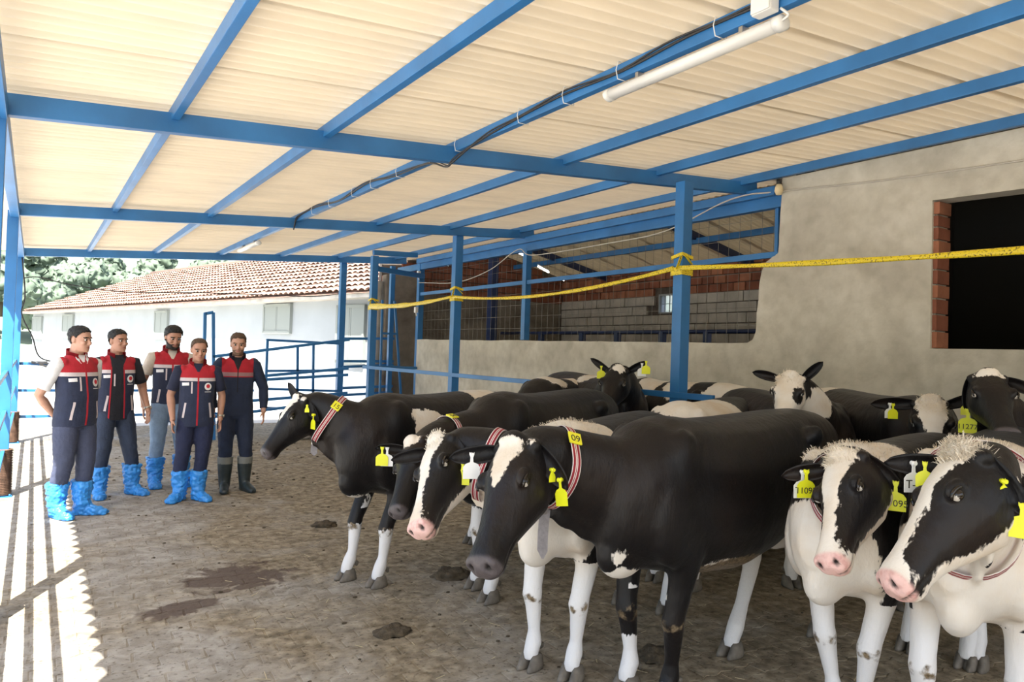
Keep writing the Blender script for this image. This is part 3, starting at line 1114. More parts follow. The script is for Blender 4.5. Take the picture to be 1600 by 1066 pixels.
# hillside and trees behind the house
bm = bmesh.new()
nx, ny = 50, 24
gv = [[None] * (ny + 1) for _ in range(nx + 1)]
for i in range(nx + 1):
    for j in range(ny + 1):
        x, y = -60 + 150 * i / nx, 56 + 110 * j / ny
        z = max(-0.02, (y - 58) * 0.34 + 2.2 * noise.noise(Vector((x * 0.05, y * 0.05, 0))) - 0.3) if j else -0.02
        gv[i][j] = bm.verts.new((x, y, z))
for i in range(nx):
    for j in range(ny):
        bm.faces.new((gv[i][j], gv[i + 1][j], gv[i + 1][j + 1], gv[i][j + 1]))
tag(obj('hillside', bm, M['grass_hill'], smooth=True), 'green slope rising behind the tiled house', 'hill', kind='structure')
def crown_mesh(seed):
    bm = bmesh.new()
    rr = random.Random(seed)
    for k in range(7):
        bmesh.ops.create_icosphere(bm, subdivisions=4, radius=rr.uniform(0.8, 1.5), matrix=Matrix.Translation((rr.uniform(-1.1, 1.1), rr.uniform(-1.1, 1.1), 3.0 + rr.uniform(-0.9, 1.3))))
    for v in bm.verts:
        v.co += Vector((noise.noise(v.co * 2.3 + Vector((seed, 0, 0))), noise.noise(v.co * 2.3 + Vector((0, seed, 0))), noise.noise(v.co * 2.3))) * 0.45
        v.co += Vector((noise.noise(v.co * 7.0), noise.noise(v.co * 7.0 + Vector((9, 0, 0))), noise.noise(v.co * 7.0 + Vector((0, 9, 0))))) * 0.22
    me = bpy.data.meshes.new('crown')
    bm.to_mesh(me)
    bm.free()
    me.materials.append(M['leaf'])
    me.shade_smooth()
    return me
crowns = [crown_mesh(s) for s in (1, 2, 3)]
bmt = bmesh.new()
add_tube(bmt, [(0, 0, -0.3), (0.05, 0.03, 1.2), (0, 0, 2.8)], [0.2, 0.15, 0.09], 8)
trunk_me = bpy.data.meshes.new('trunk')
bmt.to_mesh(trunk_me)
bmt.free()
trunk_me.materials.append(M['bark'])
trn = random.Random(21)
for k in range(18):
    x = -9 + 4.6 * (k % 6) + 2.3 * ((k // 6) % 2) + trn.uniform(-0.2, 0.2)
    y = 63 + 5.5 * (k // 6) + trn.uniform(-0.3, 0.3)
    t_ = tag(empty('leafy_tree', (x, y, max(0, (y - 58) * 0.34 - 0.5)), trn.uniform(0, 6)), 'pale green bushy tree on the slope behind the tiled house', 'tree', 'trees on the slope')
    t_.scale = [trn.uniform(0.85, 1.0)] * 3
    link(bpy.data.objects.new('crown', crowns[k % 3]), t_)
    link(bpy.data.objects.new('trunk', trunk_me), t_)

# ================================================================== CATTLE
def ring(c, u, v, wu, vup, vdn, n=20, ex=2.3):
    """closed section round c: u sideways, v up, separate upper and lower half heights"""
    out = []
    for j in range(n):
        t = 2 * math.pi * j / n
        ct, st = math.cos(t), math.sin(t)
        x = wu * math.copysign(abs(ct) ** (2 / ex), ct)
        y = (vup if st >= 0 else vdn) * math.copysign(abs(st) ** (2 / ex), st)
        out.append(Vector(c) + u * x + v * y)
    return out

TRUNK = [  # x, z of centre, half width, up, down
    (-1.46, 1.12, 0.09, 0.12, 0.14), (-1.40, 1.10, 0.16, 0.20, 0.22), (-1.28, 1.07, 0.215, 0.265, 0.27), (-1.12, 1.03, 0.255, 0.325, 0.30),
    (-0.92, 1.00, 0.275, 0.355, 0.36), (-0.70, 0.97, 0.30, 0.375, 0.40), (-0.45, 0.95, 0.315, 0.385, 0.42), (-0.20, 0.96, 0.295, 0.375, 0.40),
    (0.0, 0.99, 0.25, 0.37, 0.385), (0.14, 1.00, 0.225, 0.335, 0.36), (0.27, 0.99, 0.185, 0.27, 0.30), (0.37, 0.96, 0.12, 0.18, 0.22), (0.42, 0.94, 0.06, 0.10, 0.12)]
HEADSEC = [  # x, z top, z bottom, half width, exponent (head length 0.5)
    (-0.055, 0.0105, -0.132, 0.0638, 2.2),
    (-0.02, 0.0473, -0.1705, 0.0905, 2.3),
    (0.03, 0.0546, -0.2035, 0.1044, 2.4),
    (0.085, 0.0546, -0.2255, 0.116, 2.6),
    (0.15, 0.0504, -0.2255, 0.1148, 2.7),
    (0.205, 0.0378, -0.2035, 0.0963, 2.5),
    (0.27, 0.0252, -0.1738, 0.0777, 2.4),
    (0.335, 0.0147, -0.1442, 0.0667, 2.4),
    (0.39, 0.0084, -0.1314, 0.0636, 2.5),
    (0.43, 0.0063, -0.1272, 0.0686, 2.6),
    (0.46, 0.0, -0.1208, 0.0706, 2.6),
    (0.483, -0.0147, -0.1102, 0.0616, 2.4),
    (0.497, -0.0336, -0.0933, 0.0403, 2.2)]

def bez(p0, p1, p2, p3, t):
    return p0 * (1 - t) ** 3 + p1 * 3 * t * (1 - t) ** 2 + p2 * 3 * t * t * (1 - t) + p3 * t ** 3

HOOF_CACHE = {}
def hoof_mesh():
    if 'h' in HOOF_CACHE:
        return HOOF_CACHE['h']
    bm = bmesh.new()
    for s in (-1, 1):
        rings = []
        for (z, x0, x1, w) in ((0.0, -0.062, 0.085, 0.029), (0.012, -0.064, 0.086, 0.0305), (0.035, -0.058, 0.066, 0.029), (0.06, -0.050, 0.045, 0.026), (0.078, -0.040, 0.028, 0.022)):
            rr = []
            for j in range(12):
                t = 2 * math.pi * j / 12
                x = (x0 + x1) / 2 + (x1 - x0) / 2 * math.cos(t)
                yv = w * math.sin(t) * (1.0 - 0.25 * math.cos(t))
                rr.append((x, s * 0.0325 + yv, z))
            rings.append(rr)
        add_rings(bm, rings)
    for s in (-1, 1):
        add_ell(bm, (-0.075, s * 0.022, 0.105), (0.018, 0.013, 0.022), sub=1)
    me = bpy.data.meshes.new('hoof')
    bmesh.ops.recalc_face_normals(bm, faces=bm.faces[:])
    bm.to_mesh(me)
    bm.free()
    me.materials.append(M['hoof'])
    me.shade_smooth()
    HOOF_CACHE['h'] = me
    return me

def ear_into(bm, base, d, cup, L, W):
    """leaf-shaped, cupped ear with a thin edge; d outwards, cup = the way the inside faces"""
    d = d.normalized()
    cup = (cup - d * cup.dot(d)).normalized()
    w = d.cross(cup)
    NU, NV = 9, 6
    def surf(u, v, off):
        prof = (u + 0.16) ** 0.55 * max(0.0, 1 - u) ** 0.62 * 1.42
        half = W * 0.5 * min(1.0, max(prof, 0.30 if u < 0.12 else 0.02))
        curl = (1 - u) * 0.9 + 0.25
        p = base + d * (L * u) + w * (v * half * (1 - 0.18 * curl * abs(v))) + cup * (-0.035 * curl * (1 - v * v) - 0.012 * u + 0.02 * u * u)
        return p - cup * off * (1 - 0.55 * abs(v)) * (1.3 - u)
    front = [[bm.verts.new(surf(i / NU, -1 + 2 * j / NV, 0)) for j in range(NV + 1)] for i in range(NU + 1)]
    back = [[bm.verts.new(surf(i / NU, -1 + 2 * j / NV, 0.016)) for j in range(NV + 1)] for i in range(NU + 1)]
    for i in range(NU):
        for j in range(NV):
            bm.faces.new((front[i][j], front[i][j + 1], front[i + 1][j + 1], front[i + 1][j]))
            bm.faces.new((back[i][j], back[i + 1][j], back[i + 1][j + 1], back[i][j + 1]))
    for i in range(NU):
        bm.faces.new((front[i][0], front[i + 1][0], back[i + 1][0], back[i][0]))
        bm.faces.new((front[i][NV], back[i][NV], back[i + 1][NV], front[i + 1][NV]))
    for j in range(NV):
        bm.faces.new((front[NU][j], front[NU][j + 1], back[NU][j + 1], back[NU][j]))

def ell_sd(p, c, r):
    q = np.linalg.norm((p - np.array(c)) / np.array(r), axis=1)
    return (1 - q) * min(r)

def frame(x, y, z, o):
    m = Matrix((x, y, z)).transposed().to_4x4()
    m.translation = o
    return m

def ear_tag(parent, pos, nrm, s, m, text=None, name='ear_tag', scale=1.0, tilt=0.0):
    """flag tag hanging from pos; nrm = facing (parent space)"""
    nrm = Vector(nrm).normalized()
    z = Vector((0, 0, 1))
    n = (nrm - z * nrm.dot(z)).normalized()
    xdir = z.cross(n)
    if tilt:
        rr = Matrix.Rotation(tilt, 3, n)
        xdir, z = rr @ xdir, rr @ z
    mtx = frame(xdir, z, n, Vector(pos))
    bm = bmesh.new()
    w, h, nk = 0.037 * scale, 0.060 * scale, 0.044 * scale
    out = [(-w, -nk - h), (w, -nk - h), (w * 1.02, -nk - 0.008), (w * 0.72, -nk + 0.006), (w * 0.2, -nk + 0.014), (w * 0.16, -0.01), (w * 0.3, 0.004), (w * 0.3, 0.014), (0.002, 0.006),
           (-w * 0.3, 0.014), (-w * 0.3, 0.004), (-w * 0.16, -0.01), (-w * 0.2, -nk + 0.014), (-w * 0.72, -nk + 0.006), (-w * 1.02, -nk - 0.008)]
    vv = [bm.verts.new((x, y, 0)) for x, y in out]
    f = bm.faces.new(vv)
    e = bmesh.ops.extrude_face_region(bm, geom=[f])
    for v in e['geom']:
        if isinstance(v, bmesh.types.BMVert):
            v.co.z += 0.003
    bmesh.ops.recalc_face_normals(bm, faces=bm.faces[:])
    o = obj(name, bm, m, parent)
    o.matrix_local = mtx
    b2 = bmesh.new()
    add_tube(b2, [(0, 0.004, -0.012), (0, 0.004, 0.012)], 0.008, 8)
    obj('tag_stud', b2, m, o)
    if text:
        text_obj('tag_number', text, s, M['ink'], o, Matrix.Translation((0, -nk - h * 0.52, 0.0036)))
    return o

COLLAR_BANDS = [(0.0, 0.10, 0), (0.10, 0.36, 1), (0.36, 0.46, 0), (0.46, 0.54, 1), (0.54, 0.64, 0), (0.64, 0.90, 1), (0.90, 1.0, 0)]

def cow(name, label, pos, heading, s, poll, muz, group=None, voxel=0.013, coat=(), head=None, legs=None, sock=0.45, ears=None, tags=(), collar=None,
        nose='dark', roll=0.0, hint=None, tilt_neck=0.0, dirt=(), tuft=None, belly=None, hind_sock=None, lx=1.0, neck_dz=0.0):
    th = R(heading)
    root = tag(empty('cow', (pos[0], pos[1], 0), th), label, 'cow', group)
    inv = Matrix.Translation((pos[0], pos[1], 0)) @ Matrix.Rotation(th, 4, 'Z')
    inv = inv.inverted()
    P, Q = inv @ Vector(poll), inv @ Vector(muz)
    ex = (Q - P)
    L = ex.length
    ex.normalize()
    hs = L / 0.5
    hv = (inv.to_3x3() @ Vector(hint)) if hint else Vector((0, 0, 1)) + Vector((Q.x - P.x, Q.y - P.y, 0)).normalized() * 0.35
    ez = (hv - ex * hv.dot(ex)).normalized()
    ez = Matrix.Rotation(roll, 3, ex) @ ez
    ey = ez.cross(ex)
    HM = frame(ex, ey, ez, P)
    def hp(x, y, z):
        return HM @ (Vector((x, y, z)) * hs)
    bm = bmesh.new()
    X, Y, Z = Vector((1, 0, 0)), Vector((0, 1, 0)), Vector((0, 0, 1))
    # trunk
    add_rings(bm, [ring(Vector(((x * lx if x < 0 else x) * s, 0, z * s)), Y, Z, w * s, u_ * s, d_ * s) for (x, z, w, u_, d_) in TRUNK])
    add_ell(bm, Vector((0.02, 0, 1.22)) * s, Vector((0.20, 0.09, 0.135)) * s)          # withers
    for sd in (-1, 1):
        add_ell(bm, Vector((0.10, sd * 0.175, 0.90)) * s, Vector((0.17, 0.08, 0.24)) * s)   # shoulder
        add_ell(bm, Vector((0.05, sd * 0.17, 1.10)) * s, Vector((0.13, 0.075, 0.22)) * s)
        add_ell(bm, Vector((-0.95 * lx, sd * 0.245, 1.22)) * s, Vector((0.085, 0.05, 0.07)) * s)   # hook bone
        add_ell(bm, Vector((-1.38 * lx, sd * 0.12, 1.17)) * s, Vector((0.06, 0.045, 0.06)) * s)    # pin bone
        add_ell(bm, Vector((-1.18 * lx, sd * 0.185, 0.90)) * s, Vector((0.22, 0.10, 0.27)) * s)    # thigh
        add_ell(bm, Vector((-0.93 * lx, sd * 0.245, 0.72)) * s, Vector((0.10, 0.06, 0.12)) * s)    # stifle
    add_ell(bm, Vector((0.26, 0, 0.74)) * s, Vector((0.17, 0.085, 0.13)) * s)          # brisket
    add_ell(bm, Vector((-1.0 * lx, 0, 0.64)) * s, Vector((0.17, 0.12, 0.12)) * s)          # udder
    # neck
    B0 = Vector((0.0, 0, 1.05)) * s
    B1 = B0 + Vector((0.34, 0, 0.0 + neck_dz)) * s
    E3 = hp(-0.01, 0, -0.055)
    E2 = E3 - ex * 0.10 * hs + (B1 - E3).normalized() * 0.10
    NR = [(0.185, 0.25, 0.30), (0.150, 0.215, 0.265), (0.128, 0.175, 0.225), (0.108, 0.145, 0.185), (0.095, 0.115, 0.15), (0.088, 0.09, 0.125)]
    npts, nrings = [], []
    for i in range(9):
        t = i / 8
        npts.append(bez(B0, B1, E2, E3, t))
    neck_fr = []
    for i in range(9):
        t = i / 8
        tg = (npts[min(8, i + 1)] - npts[max(0, i - 1)]).normalized()
        u_ = Z.cross(tg)
        if u_.length < 0.2:
            u_ = Y.copy()
        u_.normalize()
        if i == 8:
            u_ = (u_ + ey).normalized()
        v_ = tg.cross(u_)
        k = t * (len(NR) - 1)
        a = int(min(k, len(NR) - 2))
        fz = k - a
        w_, up_, dn_ = [NR[a][q] * (1 - fz) + NR[a + 1][q] * fz for q in range(3)]
        sc = s * (1 - t) + hs * 1.05 * t
        nrings.append(ring(npts[i], u_, v_, w_ * sc, up_ * sc, dn_ * sc))
        neck_fr.append((npts[i].copy(), tg.copy(), u_.copy(), v_.copy(), w_ * sc, up_ * sc, dn_ * sc))
    add_rings(bm, nrings)
    # dewlap
    for i in (1, 2, 3, 4):
        c, tg, u_, v_, w_, up_, dn_ = neck_fr[i]
        add_ell(bm, c - v_ * dn_ * 0.93, (0.12 * s, 0.026 * s, 0.085 * s), Matrix((tg, u_, v_)).transposed())
    # head
    hr = []
    for (x, zt, zb, w_, e_) in HEADSEC:
        zc = zt * 0.45 + zb * 0.55
        r_ = ring(hp(x, 0, zc), ey, ez, w_ * hs, (zt - zc) * hs, (zc - zb) * hs, 24, e_)
        # lower jaw narrower than the cheeks
        for q, p in enumerate(r_):
            l = HM.inverted() @ p
            fz = max(0.0, min(1.0, (zc * hs - l.z) / ((zc - zb) * hs + 1e-6)))
            l.y *= 1 - 0.42 * fz ** 1.3
            r_[q] = HM @ l
        hr.append(r_)
    add_rings(bm, hr)
    Hrot = Matrix((ex, ey, ez)).transposed()
    add_ell(bm, hp(-0.012, 0, 0.045), (0.045 * hs, 0.062 * hs, 0.030 * hs), Hrot)       # poll
    for sd in (-1, 1):
        add_ell(bm, hp(0.150, sd * 0.099, 0.012), (0.042 * hs, 0.022 * hs, 0.030 * hs), Hrot)   # brow
        add_ell(bm, hp(0.085, sd * 0.080, -0.115), (0.085 * hs, 0.028 * hs, 0.080 * hs), Hrot)  # cheek
        add_ell(bm, hp(0.462, sd * 0.045, -0.035), (0.030 * hs, 0.026 * hs, 0.030 * hs), Hrot)  # nostril wing
        add_ell(bm, hp(0.0, sd * 0.080, 0.0), (0.035 * hs, 0.035 * hs, 0.03 * hs), Hrot)        # ear root
    add_ell(bm, hp(0.435, 0, -0.113), (0.045 * hs, 0.036 * hs, 0.022 * hs), Hrot)      # lower lip
    # legs
    lg = dict(fl=(0.05, 0.15), fr=(0.05, -0.15), hl=(-1.22, 0.16), hr=(-1.22, -0.16))
    lg.update(legs or {})
    feet = []
    for key, (fx, fy) in lg.items():
        sd = 1 if key[1] == 'l' else -1
        if key[0] == 'f':
            sh = Vector((0.03, sd * 0.165, 0.86))
            dx, dy = fx - 0.05, fy - sd * 0.15
            pts = [sh, Vector((-0.01 + dx * 0.1, sd * 0.165, 0.70)), Vector((0.01 + dx * 0.3, sd * 0.162 + dy * 0.3, 0.56)), Vector((0.035 + dx * 0.55, sd * 0.158 + dy * 0.5, 0.445)),
                   Vector((0.042 + dx * 0.62, sd * 0.156 + dy * 0.6, 0.395)), Vector((0.03 + dx * 0.68, sd * 0.154 + dy * 0.65, 0.335)), Vector((0.022 + dx * 0.85, sd * 0.15 + dy * 0.85, 0.20)),
                   Vector((0.024 + dx, fy, 0.135)), Vector((0.05 + dx, fy, 0.085)), Vector((0.05 + dx, fy, 0.05))]
            rad = [(0.125, 0.085), (0.098, 0.075), (0.066, 0.058), (0.053, 0.052), (0.056, 0.056), (0.046, 0.046), (0.034, 0.034), (0.046, 0.046), (0.041, 0.042), (0.042, 0.046)]
        else:
            dx, dy = fx + 1.22, fy - sd * 0.16
            pts = [Vector((-1.16, sd * 0.16, 1.0)), Vector((-1.08 + dx * 0.1, sd * 0.19, 0.80)), Vector((-1.16 + dx * 0.3, sd * 0.185 + dy * 0.3, 0.66)), Vector((-1.27 + dx * 0.55, sd * 0.175 + dy * 0.5, 0.545)),
                   Vector((-1.325 + dx * 0.68, sd * 0.17 + dy * 0.6, 0.475)), Vector((-1.31 + dx * 0.74, sd * 0.165 + dy * 0.7, 0.40)), Vector((-1.28 + dx * 0.88, sd * 0.16 + dy * 0.85, 0.25)),
                   Vector((-1.262 + dx, fy, 0.145)), Vector((-1.225 + dx, fy, 0.085)), Vector((-1.22 + dx, fy, 0.05))]
            rad = [(0.20, 0.10), (0.155, 0.088), (0.092, 0.07), (0.062, 0.056), (0.056, 0.054), (0.048, 0.044), (0.038, 0.038), (0.047, 0.048), (0.042, 0.043), (0.042, 0.047)]
        # radii are (fore-aft, sideways): tube frame starts with u in the x direction
        if key[0] == 'h':
            pts = [Vector((p.x - 1.2 * (lx - 1), p.y, p.z)) for p in pts]
        pts = [p * s for p in pts]
        tb = []
        for (ra, rb) in rad:
            tb.append((ra * s, rb * s))
        add_tube(bm, pts, tb, 12)
        feet.append((pts[-1].x, pts[-1].y))
    # tail
    add_tube(bm, [Vector((p[0] - 1.4 * (lx - 1), p[1], p[2])) * s for p in ((-1.38, 0, 1.27), (-1.47, 0, 1.24), (-1.53, 0.01, 1.10), (-1.535, 0.015, 0.85), (-1.51, 0.02, 0.62))], [0.045 * s, 0.035 * s, 0.027 * s, 0.024 * s, 0.022 * s], 8)
    add_ell(bm, Vector((-1.50 - 1.4 * (lx - 1), 0.02, 0.48)) * s, Vector((0.035, 0.035, 0.15)) * s)
    me = remesh(bm, voxel, 4 if voxel < 0.0115 else 3)
    c0 = coords(me)
    hm_ = np.array(HM)
    h0 = (c0 - hm_[:3, 3]) @ hm_[:3, :3] / hs
    wr_ = smoothstep(0.50, 0.70, c0[:, 2] / s) * np.clip((0.0 - h0[:, 0]) / 0.05, 0, 1)
    wr_ = np.where((h0[:, 2] < -0.30) | (np.linalg.norm(h0, axis=1) > 0.75), smoothstep(0.50, 0.70, c0[:, 2] / s), wr_)
    relax(me, wr_, int(30 * (0.0095 / voxel) ** 2))

    # ears joined to the same mesh
    ears = ears or {}
    bm = bmesh.new()
    bm.from_mesh(me)
    n_body = len(bm.verts)
    ear_info = {}
    for sd, key in ((1, 'l'), (-1, 'r')):
        e_ = ears.get(key, {})
        base = hp(0.008, sd * 0.088, -0.002)
        dv = e_.get('d', (-0.15, 1.0, -0.12))
        if e_.get('world'):
            d_ = (inv.to_3x3() @ Vector(dv)).normalized()
        else:
            d_ = (ex * dv[0] + ey * (sd * dv[1]) + ez * dv[2]).normalized()
        cv = e_.get('cup', (0.75, 0.0, 0.35))
        if e_.get('world'):
            cu_ = inv.to_3x3() @ Vector(cv)
        else:
            cu_ = ex * cv[0] + ey * (sd * cv[1]) + ez * cv[2]
        EL = e_.get('L', 0.20) * hs
        EW = e_.get('W', 0.115) * hs
        ear_into(bm, base, d_, cu_, EL, EW)
        ear_info[key] = (base, d_, cu_, EL)
    bm.to_mesh(me)
    bm.free()
    co = coords(me)
    nv = len(co)
    hm = np.array(HM)
    h = (co - hm[:3, 3]) @ hm[:3, :3] / hs
    body = co / s
    isear = np.arange(nv) >= n_body
    ishead = (h[:, 0] > -0.03) & (h[:, 2] > -0.25) & (np.abs(h[:, 1]) < 0.155) & (h[:, 0] < 0.56) & ~isear
    # ---- facial relief
    nr_ = normals(me)
    disp = np.zeros(nv)
    dark = np.zeros(nv)
    for sd in (-1, 1):
        c = np.array((0.482, sd * 0.040, -0.032))
        dd = np.sqrt(((h - c) ** 2 * np.array((1, 1.6, 0.9))).sum(1))
        k = np.exp(-(dd / 0.018) ** 2) * ishead
        disp -= 0.020 * hs * k
        dark = np.maximum(dark, smoothstep(0.22, 0.6, k))
        c = np.array((0.162, sd * 0.113, 0.002))
        dd = np.sqrt(((h - c) ** 2 * np.array((0.75, 1, 1.3))).sum(1))
        k = np.exp(-(dd / 0.021) ** 2) * ishead
        disp -= 0.010 * hs * k
        dark = np.maximum(dark, 0.85 * smoothstep(0.45, 0.85, k))
    mz = -0.088 - 0.05 * np.clip((0.44 - h[:, 0]) / 0.12, 0, 1) ** 2 * 0.3
    k = np.exp(-((h[:, 2] - mz) / 0.006) ** 2) * smoothstep(0.315, 0.35, h[:, 0]) * ishead * (np.abs(h[:, 1]) > 0.012)
    disp -= 0.007 * hs * k
    dark = np.maximum(dark, 0.8 * smoothstep(0.35, 0.8, k))
    co2 = co + nr_ * disp[:, None]
    # soft muscle relief on the trunk
    set_coords(me, co2)
    # ---- coat
    cw = np.full(nv, -0.2)
    for it in coat:
        sg, c, r_ = it[0], it[1], it[2]
        if len(it) > 3 and it[3] == 'w':
            cc = inv @ Vector(c)
            p = co
            c = (cc.x, cc.y, cc.z)
        else:
            p = body
        d_ = ell_sd(p, c, r_)
        cw = np.maximum(cw, d_) if sg == '+' else np.minimum(cw, -d_)
    islow = (body[:, 2] < 0.62) & ~ishead & ~isear & (np.linalg.norm(h, axis=1) > 0.4)
    front = body[:, 0] > -0.55
    sk = np.where(front, sock if isinstance(sock, (int, float)) else 0, hind_sock if hind_sock is not None else (sock if isinstance(sock, (int, float)) else 0))
    if isinstance(sock, dict):
        for key, hgt in sock.items():
            msk = (front if key[0] == 'f' else ~front) & ((body[:, 1] > 0) if key[1] == 'l' else (body[:, 1] <= 0))
            sk = np.where(msk, hgt, sk)
    cw = np.where(islow, np.maximum(np.where(islow, -0.2, cw), sk - body[:, 2]), cw)
    if coat:
        for it in coat:           # patches may reach the low parts too
            if len(it) > 4 and it[4] == 'low':
                d_ = ell_sd(co if it[3] == 'w' else body, tuple(inv @ Vector(it[1])) if it[3] == 'w' else it[1], it[2])
                cw = np.where(islow, np.maximum(cw, d_) if it[0] == '+' else np.minimum(cw, -d_), cw)
    if belly:
        zb = np.interp(body[:, 0], [b_[0] for b_ in belly], [b_[1] for b_ in belly])
        trunk = (np.abs(body[:, 1]) < 0.115) & ~ishead
        cw = np.where(trunk & (body[:, 2] > 0.5), np.maximum(cw, np.minimum(zb - body[:, 2], 0.115 - np.abs(body[:, 1]))), cw)
    hd_ = head or {}
    hc = np.full(nv, -0.2)
    if 'base' in hd_ and hd_['base'] == 'white':
        hc[:] = 0.2
    if 'blaze' in hd_:
        bz = hd_['blaze']
        wv = np.interp(h[:, 0], [b_[0] for b_ in bz], [b_[1] for b_ in bz])
        ov = np.interp(h[:, 0], [b_[0] for b_ in bz], [b_[2] for b_ in bz])
        x0, x1 = bz[0][0], bz[-1][0]
        d_ = np.minimum(np.minimum(wv - np.abs(h[:, 1] - ov), h[:, 2] + hd_.get('blaze_z', 0.045)), np.minimum(h[:, 0] - x0, x1 - h[:, 0]))
        hc = np.maximum(hc, d_)
    if 'jaw' in hd_:
        jw = hd_['jaw']
        zj = np.interp(h[:, 0], [b_[0] for b_ in jw], [b_[1] for b_ in jw])
        hc = np.maximum(hc, zj - h[:, 2])
    for (sg, c, r_) in hd_.get('spots', ()):
        d_ = ell_sd(h, c, r_)
        hc = np.maximum(hc, d_) if sg == '+' else np.minimum(hc, -d_)
    wgt = smoothstep(-0.06, 0.02, h[:, 0]) * ((h[:, 2] > -0.25) & (np.abs(h[:, 1]) < 0.15))
    if hd_:
        cw = np.where(ishead, hc, cw)
    cw = np.where(isear, 0.05 if hd_.get('white_ears') else -0.2, cw)
    set_attr(me, 'coat', cw)
    mzr = smoothstep(0.445, 0.462, h[:, 0] - 0.10 * np.clip(-0.035 - h[:, 2], 0, 1)) * (h[:, 2] < 0.012) * ishead
    if nose == 'pink':
        set_attr(me, 'pink', mzr * smoothstep(-0.125, -0.105, h[:, 2]))
        set_attr(me, 'grey', np.zeros(nv))
    else:
        set_attr(me, 'pink', np.zeros(nv))
        set_attr(me, 'grey', mzr * 0.85)
    set_attr(me, 'dark', dark)
    set_attr(me, 'clean', smoothstep(0.75, 0.45, body[:, 2]) * ~ishead)
    dv = np.zeros(nv)
    dv = np.maximum(dv, 0.42 * smoothstep(0.14, 0.05, body[:, 2]))
    kn = np.exp(-((body[:, 2] - 0.385) / 0.055) ** 2) * front * islow
    dv = np.maximum(dv, 0.58 * kn)
    for (c, r_, a) in dirt:
        dv = np.maximum(dv, a * smoothstep(-0.3, 0.35, 1 - np.linalg.norm((body - np.array(c)) / np.array(r_), axis=1)))
    set_attr(me, 'dirt', dv)
    me.materials.clear()
    me.materials.append(M['hide'])
    me.shade_smooth()
    me.name = 'body'
    bo = obj('body', me, None, root)
    # hooves
    hmesh = hoof_mesh()
    for fx, fy in feet:
        o = bpy.data.objects.new('hoof', hmesh)
        o.location = (fx, fy, 0.0)
        o.scale = (s, s, s)
        link(o, root)
    # eyes
    for sd in (-1, 1):
        bm = bmesh.new()
        add_ell(bm, (0, 0, 0), (0.0205, 0.017, 0.019), sub=3)
        for f in bm.faces:
            f.smooth = True
            c = f.calc_center_median()
            f.material_index = 0
            if c.x > 0.0115 and abs(c.z) < 0.013:
                f.material_index = 1
        e_ = obj('eye', bm, [M['eye'], M['eye_white']], root)
        e_.matrix_local = frame(ex, ey, ez, hp(0.162, sd * 0.1035, 0.001)) @ Matrix.Scale(hs, 4)
        # upper lid
        bm = bmesh.new()
        pts = []
        for q in range(9):
            a = math.pi * (0.06 + 0.88 * q / 8)
            pts.append((0.027 * math.cos(a), sd * (0.006 + 0.007 * math.sin(a)), 0.018 * math.sin(a)))
        add_tube(bm, pts, [0.003, 0.005, 0.006, 0.0065, 0.0065, 0.0065, 0.006, 0.005, 0.003], 6)
        obj('eyelid', bm, M['eye'], e_)
    tree = BVHTree.FromPolygons([tuple(v) for v in co2], [tuple(p.vertices) for p in me.polygons if p.vertices[0] < n_body and not ishead[p.vertices[0]]])
    # ear tags
    for tg in tags:
        base, d_, cu_, EL = ear_info[tg['ear']]
        p = base + d_ * EL * tg.get('u', 0.55) + cu_.normalized() * tg.get('out', 0.012) - Vector((0, 0, tg.get('drop', 0.0)))
        n_ = Vector(tg['n']) if 'n' in tg else cu_
        if 'nw' in tg:
            n_ = inv.to_3x3() @ Vector(tg['nw'])
        ear_tag(root, p, n_, tg.get('size', 0.032), M['tag_yellow'] if tg['c'] == 'y' else M['tag_white'], tg.get('text'), scale=tg.get('scale', 1.0), tilt=tg.get('tilt', 0.0))
    # collar
    if collar:
        t = collar['t']
        k = t * 8
        a = int(min(k, 7))
        fz = k - a
        c = neck_fr[a][0].lerp(neck_fr[a + 1][0], fz)
        tg = neck_fr[a][1].lerp(neck_fr[a + 1][1], fz).normalized()
        u_ = neck_fr[a][2].lerp(neck_fr[a + 1][2], fz).normalized()
        v_ = tg.cross(u_).normalized()
        slant = collar.get('slant', 0.0)
        yaw = collar.get('yaw', 0.0)
        rr = Matrix.Rotation(slant, 3, u_) @ Matrix.Rotation(yaw, 3, v_)
        tg, v2, u2 = rr @ tg, rr @ v_, rr @ u_
        NA = 48
        Wc = collar.get('w', 0.042)
        base_pts = []
        for j in range(NA):
            an = 2 * math.pi * j / NA
            dr = u2 * math.cos(an) + v2 * math.sin(an)
            hit = None
            row = []
            for off in (-0.5, 0.5):
                o_ = c + tg * (Wc * off) + dr * 0.75
                loc, nn, ii, ds = tree.ray_cast(o_, -dr, 0.72)
                row.append((loc - c - tg * (Wc * off)).length if loc else 0.2)
            base_pts.append((dr, max(row)))
        rads = [p[1] for p in base_pts]
        med = sorted(rads)[NA // 2]
        rads = [min(r_, med * 1.9) for r_ in rads]
        rads = [max(rads[j - 1], rads[j], rads[(j + 1) % NA]) for j in range(NA)]
        for _ in range(14):
            rads = [0.5 * rads[j] + 0.25 * (rads[j - 1] + rads[(j + 1) % NA]) for j in range(NA)]
        for _ in range(0):
            rads = [max(rads[j], 0.5 * rads[j] + 0.25 * (rads[j - 1] + rads[(j + 1) % NA])) for j in range(NA)]
        rads = [r_ + 0.005 for r_ in rads]
        bm = bmesh.new()
